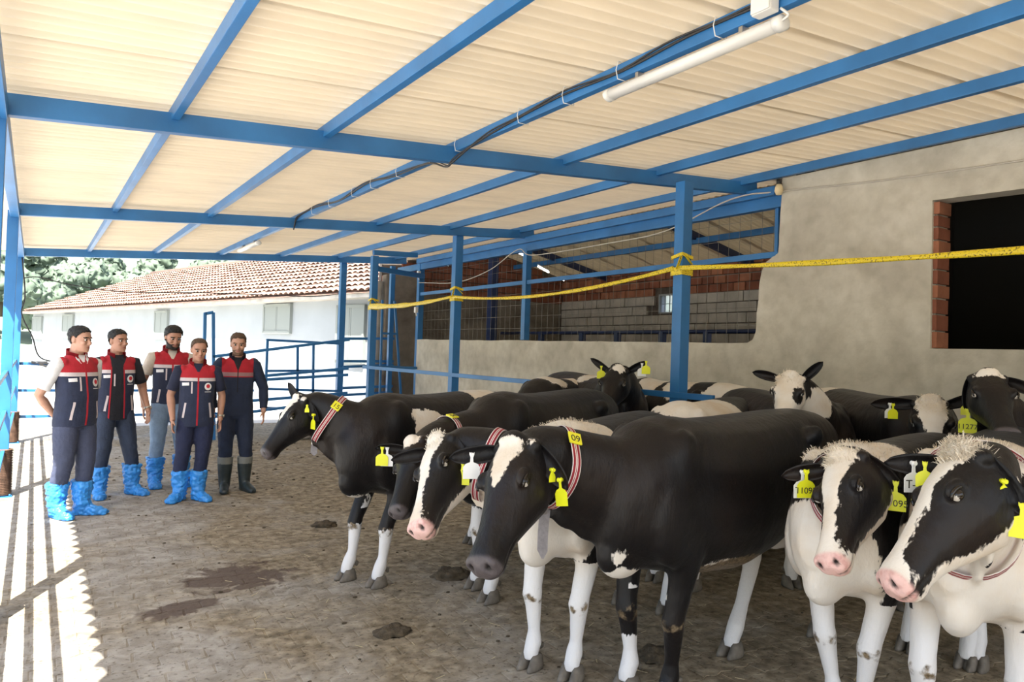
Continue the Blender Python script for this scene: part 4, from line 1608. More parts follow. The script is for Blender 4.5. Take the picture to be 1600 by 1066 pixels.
        for (f0, f1, mi) in COLLAR_BANDS:
            lo = [bm.verts.new(c + base_pts[j][0] * rads[j] + tg * Wc * (f0 - 0.5)) for j in range(NA)]
            hi = [bm.verts.new(c + base_pts[j][0] * rads[j] + tg * Wc * (f1 - 0.5)) for j in range(NA)]
            for j in range(NA):
                f = bm.faces.new((lo[j], lo[(j + 1) % NA], hi[(j + 1) % NA], hi[j]))
                f.material_index = mi
                f.smooth = True
        bmesh.ops.remove_doubles(bm, verts=bm.verts[:], dist=1e-5)
        bmesh.ops.recalc_face_normals(bm, faces=bm.faces[:])
        bmesh.ops.solidify(bm, geom=bm.faces[:], thickness=0.003)
        co_ = obj('collar', bm, [M['collar_white'], M['collar_red']], root)
        if 'plate' in collar:
            an = R(collar['plate_at'])
            j = int(round(an / (2 * math.pi) * NA)) % NA
            dr, r_ = base_pts[j][0], rads[j]
            nn = (dr + u2 * 0.0).normalized()
            yv = v2 - nn * v2.dot(nn)
            if yv.length < 0.3:
                yv = -tg.cross(nn)
            yv.normalize()
            yv = (nn.cross(tg)).normalized() if nn.cross(tg).dot(Vector((0, 0, 1))) >= 0 else -(nn.cross(tg)).normalized()
            xv = yv.cross(nn)
            bm = bmesh.new()
            add_box(bm, (0, 0, 0), (0.062, 0.060, 0.010), bevel=0.003)
            pl = obj('number_plate', bm, M['yellow'], co_)
            pl.matrix_local = frame(xv, yv, nn, c + dr * (r_ + 0.007))
            text_obj('plate_number', collar['plate'], 0.048, M['ink'], pl, Matrix.Translation((0, -0.006, 0.0056)))
        if collar.get('strap'):
            jj = int(NA * 0.75)
            if 'strap_at' in collar:
                jj = int(round(R(collar['strap_at']) / (2 * math.pi) * NA)) % NA
            p0 = c + base_pts[jj][0] * (rads[jj] + 0.006)
            bm = bmesh.new()
            add_box(bm, (0, 0, -0.005), (0.05, 0.018, 0.035), bevel=0.006)
            st = obj('buckle', bm, M['steel'], co_, loc=p0)
            bm = bmesh.new()
            ln = collar['strap']
            pr = None
            for q in range(7):
                z = -ln * q / 6
                wv_ = 0.021 if q < 6 else 0.004
                xo = 0.02 * math.sin(q * 0.4) * ln / 0.2
                cur = [bm.verts.new((xo * 0.5 - tv * wv_ * 0.55, tv * wv_, z)) for tv in (-1, 1)]
                if pr:
                    bm.faces.new((pr[0], pr[1], cur[1], cur[0]))
                pr = cur
            bmesh.ops.solidify(bm, geom=bm.faces[:], thickness=0.003)
            obj('strap_end', bm, M['strap_grey'], st)
    # loose hair
    if tuft:
        bm = bmesh.new()
        rr = random.Random(tuft.get('seed', 5))
        cand = np.where((cw > 0.0) & ~isear)[0]
        for (c, r_, nst, ln, lean) in tuft['areas']:
            cl = np.array(inv @ Vector(c))
            ids = cand[np.linalg.norm(co2[cand] - cl, axis=1) < r_]
            if len(ids) == 0:
                continue
            leanv = inv.to_3x3() @ Vector(lean)
            for _ in range(nst * 2):
                i = int(rr.choice(ids))
                p = Vector(co2[i])
                n_ = Vector(nr_[i])
                d_ = (n_ * 0.35 + leanv + Vector((rr.uniform(-.35, .35), rr.uniform(-.35, .35), rr.uniform(-.3, .3)))).normalized()
                l = ln * rr.uniform(0.35, 1.0)
                w_ = n_.cross(d_)
                if w_.length < 1e-3:
                    continue
                w_ = w_.normalized() * 0.0013
                bend = n_ * (-0.25 * l) + Vector((0, 0, -0.15 * l))
                m1, m2 = p + d_ * l * 0.55, p + d_ * l + bend
                a_, b_ = bm.verts.new(p - w_), bm.verts.new(p + w_)
                c_, e_ = bm.verts.new(m1 - w_ * 0.8), bm.verts.new(m1 + w_ * 0.8)
                t_ = bm.verts.new(m2)
                bm.faces.new((a_, b_, e_, c_))
                bm.faces.new((c_, e_, t_))
        tag(obj('hair_tuft', bm, M['hair_cream'], root, smooth=True), kind='stuff')
    return root

CAM2 = Vector((0, 0, 1.5))
WHITE_LEGS = dict(sock=0.60)
# front row, from the far left to the near right
cow('cow', 'black cow with collar plate 15 and a white forehead, nearest the men', (2.16, 4.95), 200, 0.985, (1.568, 5.072, 1.272), (1.278, 5.022, 0.928),
    voxel=0.011, sock=0.40, legs=dict(fl=(0.16, 0.13), fr=(0.20, -0.15)),
    coat=[('+', (-0.20, 0.30, 1.10), (0.15, 0.2, 0.15)), ('+', (-0.10, 0.30, 1.2), (0.06, 0.2, 0.05)), ('+', (-1.02, 0.1, 1.34), (0.22, 0.36, 0.17)), ('-', (-1.30, 0, 1.3), (0.14, 0.3, 0.15))],
    belly=[(-1.5, 0.4), (-0.2, 0.4), (0.05, 0.60), (0.3, 0.65), (0.5, 0.6)],
    head=dict(blaze=[(-0.01, 0.05, 0.0), (0.06, 0.055, 0.0), (0.13, 0.042, 0.0), (0.20, 0.02, 0.0), (0.23, 0.0, 0.0)], spots=[('+', (-0.005, 0.092, 0.02), (0.020, 0.02, 0.02))]),
    hint=(-0.99, 0.0, 0.5), ears=dict(l=dict(world=True, d=(0.35, -0.5, -0.65), cup=(-0.7, -0.6, 0.0)), r=dict(world=True, d=(-0.1, 0.6, 0.6), cup=(-0.9, -0.2, 0.2))),
    tags=[dict(ear='l', c='y', u=0.7, nw=(-0.95, -0.1, 0), drop=0.0, scale=0.9), dict(ear='l', c='y', u=0.25, nw=(-0.4, -0.9, 0), scale=0.4)],
    collar=dict(t=0.60, slant=-0.03, plate='15', plate_at=40, strap=0.10))

cow('cow', 'dark headed black cow with plate 04, between the plate 15 cow and the blazed cow', (2.76, 4.33), 201, 1.02, (1.956, 4.048, 1.075), (1.699, 3.811, 0.735),
    voxel=0.0115, sock=0.55, legs=dict(fl=(0.22, 0.10), fr=(0.06, -0.14)), coat=[('+', (-0.9, -0.3, 1.0), (0.2, 0.3, 0.2))],
    head=dict(spots=[('+', (-0.01, 0.02, 0.05), (0.075, 0.075, 0.06))]),
    hint=(-0.97, 0.03, 0.5), ears=dict(r=dict(world=True, d=(-0.75, 0.5, 0.05), cup=(-0.5, -0.8, 0.1)), l=dict(world=True, d=(0.35, -0.5, -0.5), cup=(-0.7, -0.6, 0.0))),
    tags=[dict(ear='r', c='w', u=0.6, nw=(-0.5, -0.85, 0)), dict(ear='r', c='y', u=0.75, nw=(-0.5, -0.85, 0), out=0.02)],
    collar=dict(t=0.62, slant=0.0, plate='04', plate_at=72))

cow('cow', 'cow with full white blaze, cream throat and white forelegs behind the plate 09 cow', (2.36, 3.08), 205, 0.965, (1.786, 3.381, 1.164), (1.493, 3.114, 0.814),
    voxel=0.0105, sock=0.80, nose='pink', legs=dict(fl=(0.06, 0.11), fr=(0.06, -0.14)),
    coat=[('+', (0.36, 0, 0.80), (0.36, 0.4, 0.36)), ('+', (2.33, 3.03, 1.26), (0.20, 0.26, 0.10), 'w'), ('+', (2.52, 3.0, 1.24), (0.14, 0.22, 0.11), 'w'), ('+', (2.02, 3.22, 0.84), (0.18, 0.24, 0.17), 'w'), ('+', (2.2, 3.1, 0.72), (0.2, 0.2, 0.22), 'w'),
          ('+', (1.86, 3.30, 0.95), (0.10, 0.16, 0.12), 'w')],
    head=dict(blaze=[(-0.03, 0.055, 0.0), (0.05, 0.062, 0.0), (0.13, 0.045, 0.0), (0.25, 0.026, 0.0), (0.36, 0.026, 0.0), (0.42, 0.045, 0.0), (0.51, 0.06, 0.0)], blaze_z=0.06,
              jaw=[(-0.06, -0.08), (0.04, -0.15), (0.16, -0.17), (0.3, -0.125), (0.40, -0.115), (0.44, -0.11), (0.52, -0.11)]),
    hint=(-0.97, 0.03, 0.5), ears=dict(l=dict(world=True, d=(0.05, -0.6, -0.6), cup=(-0.7, -0.6, 0.0)), r=dict(world=True, d=(-0.75, 0.5, -0.2), cup=(-0.5, -0.8, 0.1))),
    tags=[dict(ear='l', c='y', u=0.72, nw=(-0.75, -0.65, 0)), dict(ear='l', c='y', u=0.95, nw=(-0.2, -0.9, 0), scale=0.55, drop=-0.03)],
    collar=dict(t=0.58, slant=0.0),
    tuft=dict(areas=[((2.3, 3.02, 1.27), 0.30, 300, 0.042, (-0.5, 0.1, 0.3)), ((1.80, 3.37, 1.20), 0.12, 90, 0.04, (0.2, 0.1, 0.3))]))

cow('cow', 'big black cow in front with collar plate 09 and white forehead triangle', (2.58, 2.62), 190, 1.01, (1.780, 2.668, 1.238), (1.458, 2.471, 0.81),
    voxel=0.0095, sock=dict(fl=0.10, fr=0.27, hl=0.75, hr=0.75), legs=dict(fl=(0.02, 0.10), fr=(0.04, -0.12), hl=(-1.20, 0.17), hr=(-0.52, -0.02)),
    coat=[('+', (0.36, 0.12, 0.74), (0.035, 0.12, 0.04)), ('+', (-0.26, 0.2, 0.60), (0.16, 0.25, 0.06)), ('+', (-1.22, 0.22, 0.60), (0.20, 0.22, 0.24)), ('+', (-1.22, -0.2, 0.62), (0.22, 0.22, 0.28))],
    belly=[(-1.5, 0.3), (-0.3, 0.3), (0.08, 0.55), (0.2, 0.66), (0.35, 0.70), (0.5, 0.55)],
    head=dict(blaze=[(0.0, 0.058, 0.0), (0.05, 0.062, 0.0), (0.12, 0.04, 0.0), (0.19, 0.012, 0.0), (0.21, 0.0, 0.0)], spots=[('+', (-0.005, 0.092, 0.03), (0.022, 0.02, 0.022))]),
    dirt=[((-0.40, 0.1, 0.57), (0.36, 0.30, 0.105), 0.95)],
    hint=(-1.39, -0.29, 0.6), lx=1.2, neck_dz=-0.06, ears=dict(l=dict(world=True, d=(0.30, -0.5, -0.6), cup=(-0.7, -0.6, 0.0)), r=dict(world=True, d=(-0.75, 0.6, -0.15), cup=(-0.4, -0.8, 0.1))),
    tags=[dict(ear='l', c='y', u=0.78, nw=(-1.0, -0.05, 0), tilt=0.2), dict(ear='l', c='y', u=0.55, nw=(0.1, -1, 0), scale=0.45), dict(ear='r', c='w', u=0.55, nw=(-0.35, -0.93, 0))],
    collar=dict(t=0.70, slant=0.08, plate='09', plate_at=48, strap=0.22))

cow('cow', 'broad white faced pink nosed cow with yellow tags 11095', (3.20, 1.99), 189, 0.95, (2.749, 1.739, 1.257), (2.423, 1.622, 0.924),
    voxel=0.0095, sock=0.72, nose='pink', legs=dict(fl=(0.05, 0.075), fr=(0.02, -0.065)),
    coat=[('+', (3.25, 2.05, 1.30), (0.30, 0.30, 0.16), 'w'), ('-', (2.95, 1.92, 1.22), (0.16, 0.14, 0.16), 'w'), ('+', (2.83, 1.93, 0.80), (0.28, 0.26, 0.26), 'w'), ('+', (3.0, 2.05, 0.7), (0.3, 0.3, 0.3), 'w')],
    head=dict(blaze=[(-0.06, 0.085, 0.0), (0.03, 0.082, 0.0), (0.10, 0.062, 0.0), (0.18, 0.048, 0.0), (0.28, 0.030, 0.0), (0.38, 0.036, 0.0), (0.44, 0.07, 0.0), (0.52, 0.08, 0.0)], blaze_z=0.09,
              jaw=[(-0.06, -0.15), (0.16, -0.165), (0.3, -0.125), (0.36, -0.112), (0.40, -0.10), (0.44, -0.05), (0.52, 0.0)]),
    hint=(-0.95, 0.31, 0.5), ears=dict(l=dict(world=True, d=(0.5, -0.4, -0.5), cup=(-0.7, -0.6, 0.0)), r=dict(world=True, d=(-0.45, 0.85, -0.25), cup=(-0.8, -0.5, 0.1))),
    tags=[dict(ear='r', c='w', u=0.55, nw=(-0.45, -0.9, 0), text='T-0', size=0.045, out=0.006), dict(ear='r', c='y', u=0.47, nw=(-0.45, -0.9, 0), text='11095', size=0.036, out=0.022),
          dict(ear='l', c='y', u=0.8, nw=(-0.85, -0.5, 0), text='11095', size=0.036)],
    collar=dict(t=0.55, slant=0.0),
    tuft=dict(areas=[((2.76, 1.75, 1.29), 0.10, 160, 0.04, (-0.2, 0.0, 0.2)), ((3.2, 2.05, 1.33), 0.28, 300, 0.042, (-0.4, 0.1, 0.3))]))

cow('cow', 'cow at the right edge with tufted white poll, pink nose and pale chest', (3.28, 1.50), 196, 1.0, (2.77, 1.29, 1.325), (2.40, 1.405, 0.925),
    voxel=0.0095, sock=0.85, nose='pink', legs=dict(fl=(-0.02, 0.17), fr=(0.10, -0.16)),
    coat=[('+', (0.30, 0, 0.75), (0.30, 0.4, 0.32)), ('+', (2.95, 1.40, 1.0), (0.16, 0.25, 0.30), 'w'), ('+', (0.0, 0.0, 1.33), (0.40, 0.3, 0.12))],
    head=dict(blaze=[(-0.06, 0.085, 0.0), (0.02, 0.08, 0.0), (0.08, 0.055, 0.0), (0.16, 0.042, 0.0), (0.28, 0.032, 0.0), (0.38, 0.036, 0.0), (0.44, 0.07, 0.0), (0.52, 0.08, 0.0)], blaze_z=0.07,
              jaw=[(-0.06, -0.06), (0.0, -0.13), (0.10, -0.165), (0.2, -0.155), (0.30, -0.118), (0.38, -0.107), (0.44, -0.11), (0.52, -0.11)]),
    hint=(-0.76, 0.66, 0.4), ears=dict(l=dict(world=True, d=(0.15, -0.55, -0.75), cup=(-0.7, -0.5, 0.0)), r=dict(world=True, d=(-0.4, 0.9, -0.05), cup=(-0.8, -0.4, 0.1))),
    tags=[dict(ear='l', c='y', u=0.8, nw=(-0.97, -0.2, 0), scale=1.0), dict(ear='l', c='y', u=0.4, nw=(-0.3, -0.9, 0), scale=0.5), dict(ear='r', c='w', u=0.55, nw=(-0.4, -0.9, 0), text='T-0', size=0.045),
          dict(ear='r', c='y', u=0.38, nw=(-0.9, -0.4, 0), scale=0.8)],
    collar=dict(t=0.35, slant=-0.1),
    tuft=dict(areas=[((2.77, 1.29, 1.345), 0.10, 480, 0.055, (-0.1, -0.3, 0.25)), ((2.84, 1.31, 1.33), 0.12, 120, 0.05, (0.3, -0.2, 0.1)), ((3.28, 1.5, 1.35), 0.3, 160, 0.045, (-0.2, 0, 0.4))]))

# second row
cow('cow', 'black cow with pricked ears facing the viewer in front of the thick post', (4.87, 5.55), 258, 1.08, (4.402, 5.013, 1.518), (4.054, 4.821, 1.184),
    voxel=0.014, sock=0.5, head=dict(spots=[('+', (0.02, 0.03, 0.06), (0.035, 0.07, 0.05)), ('+', (0.05, 0.05, 0.06), (0.03, 0.02, 0.04)), ('+', (0.49, -0.05, -0.06), (0.03, 0.02, 0.04))]),
    coat=[('+', (-0.4, 0.1, 1.3), (0.2, 0.3, 0.1))],
    ears=dict(l=dict(d=(-0.45, 0.95, 0.35), W=0.10), r=dict(d=(-0.45, 0.95, 0.45), W=0.10)),
    tags=[dict(ear='r', c='y', u=0.35, nw=(-0.6, -0.8, 0)), dict(ear='l', c='w', u=0.75, nw=(-0.6, -0.8, 0)), dict(ear='l', c='y', u=0.95, nw=(-0.6, -0.8, 0))])

cow('cow', 'black cow with cream back patches standing behind the plate 04 cow', (4.35, 6.05), 200, 1.05, (3.75, 5.9, 0.98), (3.45, 5.75, 0.66),
    voxel=0.015, sock=0.5, coat=[('+', (-0.05, 0.1, 1.36), (0.16, 0.3, 0.10)), ('+', (-0.42, 0.1, 1.36), (0.20, 0.3, 0.12)), ('-', (-0.22, 0.1, 1.30), (0.08, 0.3, 0.1))])

cow('cow', 'cow with cream white back and lowered head behind the plate 09 cow', (4.02, 3.86), 200, 0.99, (3.40, 3.66, 0.95), (3.12, 3.55, 0.60),
    voxel=0.013, sock=0.5, coat=[('+', (-0.25, 0.1, 1.30), (0.55, 0.4, 0.22)), ('-', (-0.9, 0.0, 1.3), (0.25, 0.4, 0.2))],
    head=dict(base='white'))

cow('cow', 'white faced cow with black heart shaped eye patch looking over the plate 09 cow', (4.90, 3.38), 243, 1.04, (4.236, 3.093, 1.539), (3.93, 2.94, 1.26),
    voxel=0.012, sock=0.5, nose='pink',
    coat=[('+', (4.42, 3.10, 1.36), (0.34, 0.2, 0.13), 'w')],
    head=dict(base='white', spots=[('-', (0.19, 0.085, 0.0), (0.055, 0.045, 0.06)), ('-', (0.17, -0.10, -0.03), (0.08, 0.03, 0.07)), ('-', (0.02, 0.12, -0.08), (0.08, 0.05, 0.09))]),
    ears=dict(l=dict(d=(-0.5, 0.75, 0.6)), r=dict(d=(-0.2, 1.0, 0.15))),
    tuft=dict(areas=[((4.24, 3.09, 1.56), 0.12, 150, 0.032, (-0.2, -0.2, 0.1))]))

cow('cow', 'black and white patched cow standing lengthwise against the low cement wall', (5.84, 6.15), 90, 1.05, (5.86, 6.85, 1.0), (5.84, 7.12, 0.7),
    voxel=0.015, sock=0.5, coat=[('+', (-1.2, 0, 1.25), (0.25, 0.4, 0.25)), ('+', (-0.62, 0.0, 1.3), (0.2, 0.4, 0.2)), ('-', (-0.9, 0, 1.25), (0.12, 0.4, 0.25)), ('+', (-0.2, 0, 1.3), (0.18, 0.4, 0.2))])

cow('cow', 'second-row black cow with wide white blaze facing the viewer, cream rump by the wall', (5.12, 2.74), 240, 1.07, (4.611, 2.374, 1.42), (4.323, 2.164, 1.066),
    voxel=0.012, sock=0.5, coat=[('+', (-1.25, 0, 1.2), (0.33, 0.5, 0.5)), ('+', (-0.28, 0.2, 1.34), (0.16, 0.14, 0.06))],
    head=dict(blaze=[(-0.05, 0.07, 0.0), (0.05, 0.085, 0.0), (0.14, 0.072, 0.0), (0.22, 0.045, 0.0), (0.34, 0.040, 0.0), (0.51, 0.045, 0.0)], blaze_z=0.02),
    ears=dict(l=dict(d=(-0.3, 1.0, 0.25), L=0.22), r=dict(d=(-0.1, 1.0, -0.15), L=0.24, W=0.13)),
    tags=[dict(ear='r', c='w', u=0.55, nw=(-0.6, -0.8, 0), scale=0.8), dict(ear='r', c='y', u=0.48, nw=(-0.6, -0.8, 0), out=0.02, scale=0.8), dict(ear='l', c='y', u=0.5, nw=(-0.9, -0.3, 0), scale=0.8)],
    tuft=dict(areas=[((4.60, 2.36, 1.45), 0.12, 220, 0.032, (-0.3, -0.3, -0.2))]))

cow('cow', 'tall black headed cow with small white star and yellow tag 11277', (4.98, 1.72), 118, 1.10, (4.302, 1.916, 1.596), (4.02, 1.68, 1.34),
    voxel=0.012, sock=0.5, coat=[('+', (-0.5, 0.1, 1.3), (0.3, 0.4, 0.2))],
    head=dict(spots=[('+', (0.01, 0.0, 0.06), (0.03, 0.085, 0.05))]),
    ears=dict(l=dict(world=True, d=(0.3, -0.7, -0.3), cup=(-0.8, -0.5, 0)), r=dict(world=True, d=(0.05, 0.12, -1.0), cup=(-0.8, -0.5, 0))),
    tags=[dict(ear='r', c='y', u=0.8, nw=(-0.9, -0.4, 0), text='11277', size=0.038, scale=1.15, drop=0.03)])

# ================================================================== PEOPLE
def cloth(name, col, rough=0.85, var=0.12, bump=0.25, bscale=35, vscale=12):
    return mat(name, col, rough, var=var, vscale=vscale, bump=bump, bscale=bscale, sheen=0.05)
CL = dict(navy=cloth('navy_softshell', (0.018, 0.026, 0.060)), red=cloth('red_softshell', (0.42, 0.012, 0.025)), stripe=cloth('reflective_white_stripe', (0.62, 0.55, 0.57), 0.5, var=0.05),
          black=cloth('black_tshirt', (0.012, 0.013, 0.02)), white=cloth('white_shirt', (0.78, 0.78, 0.80)), beige=cloth('beige_shirt', (0.62, 0.55, 0.47)),
          navy_shirt=cloth('navy_shirt', (0.014, 0.018, 0.045)), jeans_dark=cloth('dark_jeans', (0.030, 0.045, 0.085), bump=0.4), jeans=cloth('light_jeans', (0.22, 0.32, 0.46), bump=0.4),
          slate=cloth('slate_trousers', (0.050, 0.062, 0.115), bump=0.4), navy_trousers=cloth('navy_trousers', (0.014, 0.020, 0.060), bump=0.4),
          overall=cloth('navy_overall', (0.016, 0.026, 0.060), bump=0.4), stripe_dull=cloth('dull_reflective_stripe', (0.30, 0.16, 0.17), 0.5, var=0.05))
CL['cover'] = mat('blue_plastic_overshoe', (0.045, 0.30, 0.80), 0.28, var=0.12, vscale=14, bump=0.5, bscale=28)
CL['boot'] = mat('dark_rubber_boot', (0.028, 0.040, 0.045), 0.35, var=0.25, vscale=20)
CL['boot_top'] = mat('pale_boot_lining', (0.20, 0.21, 0.20), 0.6)
CL['hair_black'] = mat('black_hair', (0.008, 0.007, 0.007), 0.55, bump=0.6, bscale=120)
CL['hair_brown'] = mat('brown_hair', (0.09, 0.05, 0.028), 0.6, bump=0.6, bscale=120)
CL['stubble'] = mat('light_brown_beard', (0.20, 0.115, 0.075), 0.75, bump=0.5, bscale=150)
CL['lip'] = mat('lip_skin', (0.42, 0.16, 0.13), 0.5)
CL['watch'] = mat('watch_metal', (0.55, 0.52, 0.45), 0.3, metal=0.8)
CL['badge_red'] = mat('badge_red', (0.55, 0.02, 0.04), 0.6)
CL['badge_white'] = mat('badge_white', (0.8, 0.8, 0.82), 0.6)
SKIN = dict(a=mat('skin_fair', (0.56, 0.31, 0.22), 0.5, var=0.10, vscale=16), b=mat('skin_tan', (0.47, 0.245, 0.165), 0.5, var=0.10, vscale=16))

HEADZ = [(0.0, 0.070, 0.005, 0.028), (0.010, 0.086, -0.015, 0.043), (0.040, 0.089, -0.040, 0.056), (0.075, 0.087, -0.068, 0.064), (0.11, 0.085, -0.088, 0.070),
         (0.15, 0.090, -0.100, 0.075), (0.19, 0.076, -0.097, 0.071), (0.217, 0.048, -0.070, 0.054), (0.232, 0.012, -0.030, 0.024)]

def person(label, pos, heading, H, skin, outfit, head_yaw=0.0, head_pitch=0.0, arms=None, feet=None, hair='hair_black', beard=None, belly=0.0, build=1.0, group=None, hair_style='short'):
    k = H / 1.75
    root = tag(empty('person', (pos[0], pos[1], 0), R(heading)), label, 'person', group)
    X, Y, Z = Vector((1, 0, 0)), Vector((0, 1, 0)), Vector((0, 0, 1))
    V = lambda x, y, z: Vector((x, y, z)) * k
    arms = arms or {}
    feet = feet or {'l': (0.02, 0.10, 8), 'r': (0.02, -0.10, -8)}
    A = {}
    for sd, key in ((1, 'l'), (-1, 'r')):
        a = arms.get(key, {})
        A[key] = (V(0, sd * 0.182 * build, 1.415), V(*a.get('elbow', (-0.03, sd * 0.245, 1.13))), V(*a.get('wrist', (0.05, sd * 0.245, 0.895))),
                  Vector(a.get('dir', (0.22, 0.0, -1))).normalized(), Vector(a.get('palm', (0.1, -sd, 0.1))).normalized())
    # ---- continuous body
    bm = bmesh.new()
    hb = V(0.015, 0, 1.515)
    HR = Matrix.Translation(hb) @ Matrix.Rotation(R(head_yaw), 4, 'Z') @ Matrix.Rotation(R(head_pitch), 4, 'Y') @ Matrix.Scale(k, 4)
    rings = []
    for (z, xf, xb, w) in HEADZ:
        c = HR @ Vector(((xf + xb) / 2, 0, z))
        hx, hy = (HR.to_3x3() @ X), (HR.to_3x3() @ Y)
        r_ = []
        for j in range(24):
            t = 2 * math.pi * j / 24
            ct, st = math.cos(t), math.sin(t)
            ex_ = 2.25
            r_.append(c + hx * ((xf - xb) / 2 * math.copysign(abs(ct) ** (2 / ex_), ct)) + hy * (w * math.copysign(abs(st) ** (2 / ex_), st)))
        rings.append(r_)
    add_rings(bm, rings)
    hrot = HR.to_3x3().normalized()
    he = lambda c, r_: add_ell(bm, HR @ Vector(c), Vector(r_) * k, hrot, 2)
    add_tube(bm, [HR @ Vector(p) for p in ((0.083, 0, 0.126), (0.092, 0, 0.105), (0.104, 0, 0.084), (0.088, 0, 0.072))], [r_ * k for r_ in (0.008, 0.010, 0.0135, 0.012)], 8)
    for sd in (-1, 1):
        he((0.092, sd * 0.012, 0.078), (0.012, 0.009, 0.008))
        he((0.074, sd * 0.032, 0.137), (0.016, 0.026, 0.009))
        he((0.066, sd * 0.042, 0.088), (0.022, 0.022, 0.020))
        he((-0.012, sd * 0.076, 0.108), (0.020, 0.010, 0.032))
    he((0.086, 0, 0.053), (0.010, 0.024, 0.0055))
    he((0.085, 0, 0.043), (0.010, 0.021, 0.006))
    he((0.076, 0, 0.012), (0.016, 0.022, 0.014))
    add_tube(bm, [V(-0.02, 0, 1.40), V(-0.012, 0, 1.47), HR @ Vector((-0.02, 0, 0.03)), HR @ Vector((-0.01, 0, 0.07))], [(0.075 * k, 0.085 * k), (0.060 * k, 0.062 * k), (0.058 * k, 0.056 * k), (0.058 * k, 0.056 * k)], 14)
    tors = [(0.88, 0.09, 0.09, 0.14), (1.05, 0.09, 0.085, 0.135), (1.25, 0.09, 0.09, 0.15), (1.38, 0.075, 0.09, 0.155), (1.44, 0.05, 0.07, 0.11)]
    add_rings(bm, [ring(V((f - b_) / 2, 0, z), X, Y, (f + b_) / 2 * k, w * k, w * k, 16, 2.3) for (z, f, b_, w) in tors])
    for key, sd in (('l', 1), ('r', -1)):
        S, E_, W_, D, Pn = A[key]
        add_tube(bm, [S + V(0, -sd * 0.05, 0), S, S.lerp(E_, 0.5), E_, E_.lerp(W_, 0.3), E_.lerp(W_, 0.7), W_, W_ + D * 0.03 * k], [r_ * k for r_ in (0.040, 0.044, 0.046, 0.041, 0.043, 0.034, 0.0275, 0.028)], 12)
        # hand
        th = D.cross(Pn).normalized()
        side = -th if th.dot(X) > 0 else th           # towards the little finger
        fwd_ = -side                                   # thumb side
        pc = W_ + D * 0.052 * k
        Rm = Matrix((D, fwd_, Pn)).transposed()
        add_ell(bm, pc, Vector((0.055, 0.041, 0.016)) * k, Rm, 2)
        add_ell(bm, pc + D * 0.022 * k, Vector((0.034, 0.040, 0.0145)) * k, Rm, 2)
        for q, (ln, off) in enumerate(((0.064, 0.030), (0.072, 0.0105), (0.067, -0.010), (0.053, -0.0295))):
            b0 = pc + D * (0.034 - 0.004 * abs(q - 1)) * k + fwd_ * off * k
            curl = 0.42 + 0.08 * q
            d0 = (D + fwd_ * (0.05 * (1.2 - q))).normalized()
            d1 = (d0 * math.cos(curl) + Pn * math.sin(curl)).normalized()
            d2 = (d0 * math.cos(curl * 2.2) + Pn * math.sin(curl * 2.2)).normalized()
            p1 = b0 + d0 * (0.02 + ln * 0.42) * k
            p2 = p1 + d1 * ln * 0.32 * k
            p3 = p2 + d2 * ln * 0.26 * k
            add_tube(bm, [b0, p1, p2, p3], [0.0092 * k, 0.0088 * k, 0.0078 * k, 0.0062 * k], 8)
        t0 = pc - D * 0.022 * k + fwd_ * 0.032 * k
        t1 = t0 + (D * 0.6 + fwd_ * 0.55 + Pn * 0.35).normalized() * 0.042 * k
        t2 = t1 + (D * 0.9 + fwd_ * 0.15 + Pn * 0.35).normalized() * 0.034 * k
        add_tube(bm, [t0, t1, t2], [0.0125 * k, 0.0105 * k, 0.0075 * k], 8)
        # legs under the clothes
        fx, fy, fyaw = feet[key]
        add_tube(bm, [V(0, sd * 0.085, 0.92), V(0.02 + fx * 0.4, sd * 0.095 * 0.5 + fy * 0.5, 0.49), V(fx - 0.02, fy, 0.10)], [0.072 * k, 0.048 * k, 0.035 * k], 10)
        add_ell(bm, V(fx + 0.02, fy, 0.055), V(0.045, 0.032, 0.030), Matrix.Rotation(R(fyaw), 3, 'Z'))
    me = remesh(bm, 0.0062, 2, 0.4)
    co, nr = coords(me), normals(me)
    hm = np.array(HR)
    hinv = np.array(HR.inverted())
    h = co @ hinv[:3, :3].T + hinv[:3, 3]
    d_ = np.zeros(len(co))
    hmask = (h[:, 2] > -0.02)
    for sd in (-1, 1):
        q = (h - np.array((0.086, sd * 0.031, 0.117))) * np.array((0.7, 0.8, 1.25))
        d_ -= 0.009 * k * np.exp(-(q ** 2).sum(1) / 0.014 ** 2) * hmask
    q = (h - np.array((0.094, 0, 0.048)))
    d_ -= 0.005 * k * np.exp(-(q[:, 2] / 0.0028) ** 2) * (np.abs(h[:, 1]) < 0.026) * (h[:, 0] > 0.07) * hmask
    co = co + nr * d_[:, None]
    set_coords(me, co)
    me.materials.append(SKIN[skin])
    me.materials.append(CL['lip'])
    fc = np.empty(len(me.polygons) * 3, np.float32)
    me.polygons.foreach_get('center', fc)
    fc = fc.reshape(-1, 3) @ hinv[:3, :3].T + hinv[:3, 3]
    lip = (np.abs(fc[:, 2] - 0.048) < 0.0085) & (np.abs(fc[:, 1]) < 0.023 - 0.9 * np.abs(fc[:, 2] - 0.048)) & (fc[:, 0] > 0.078)
    me.polygons.foreach_set('material_index', lip.astype(np.int32))
    me.shade_smooth()
    obj('body', me, None, root)
    nr = normals(me)
    polys = [tuple(p.vertices) for p in me.polygons]

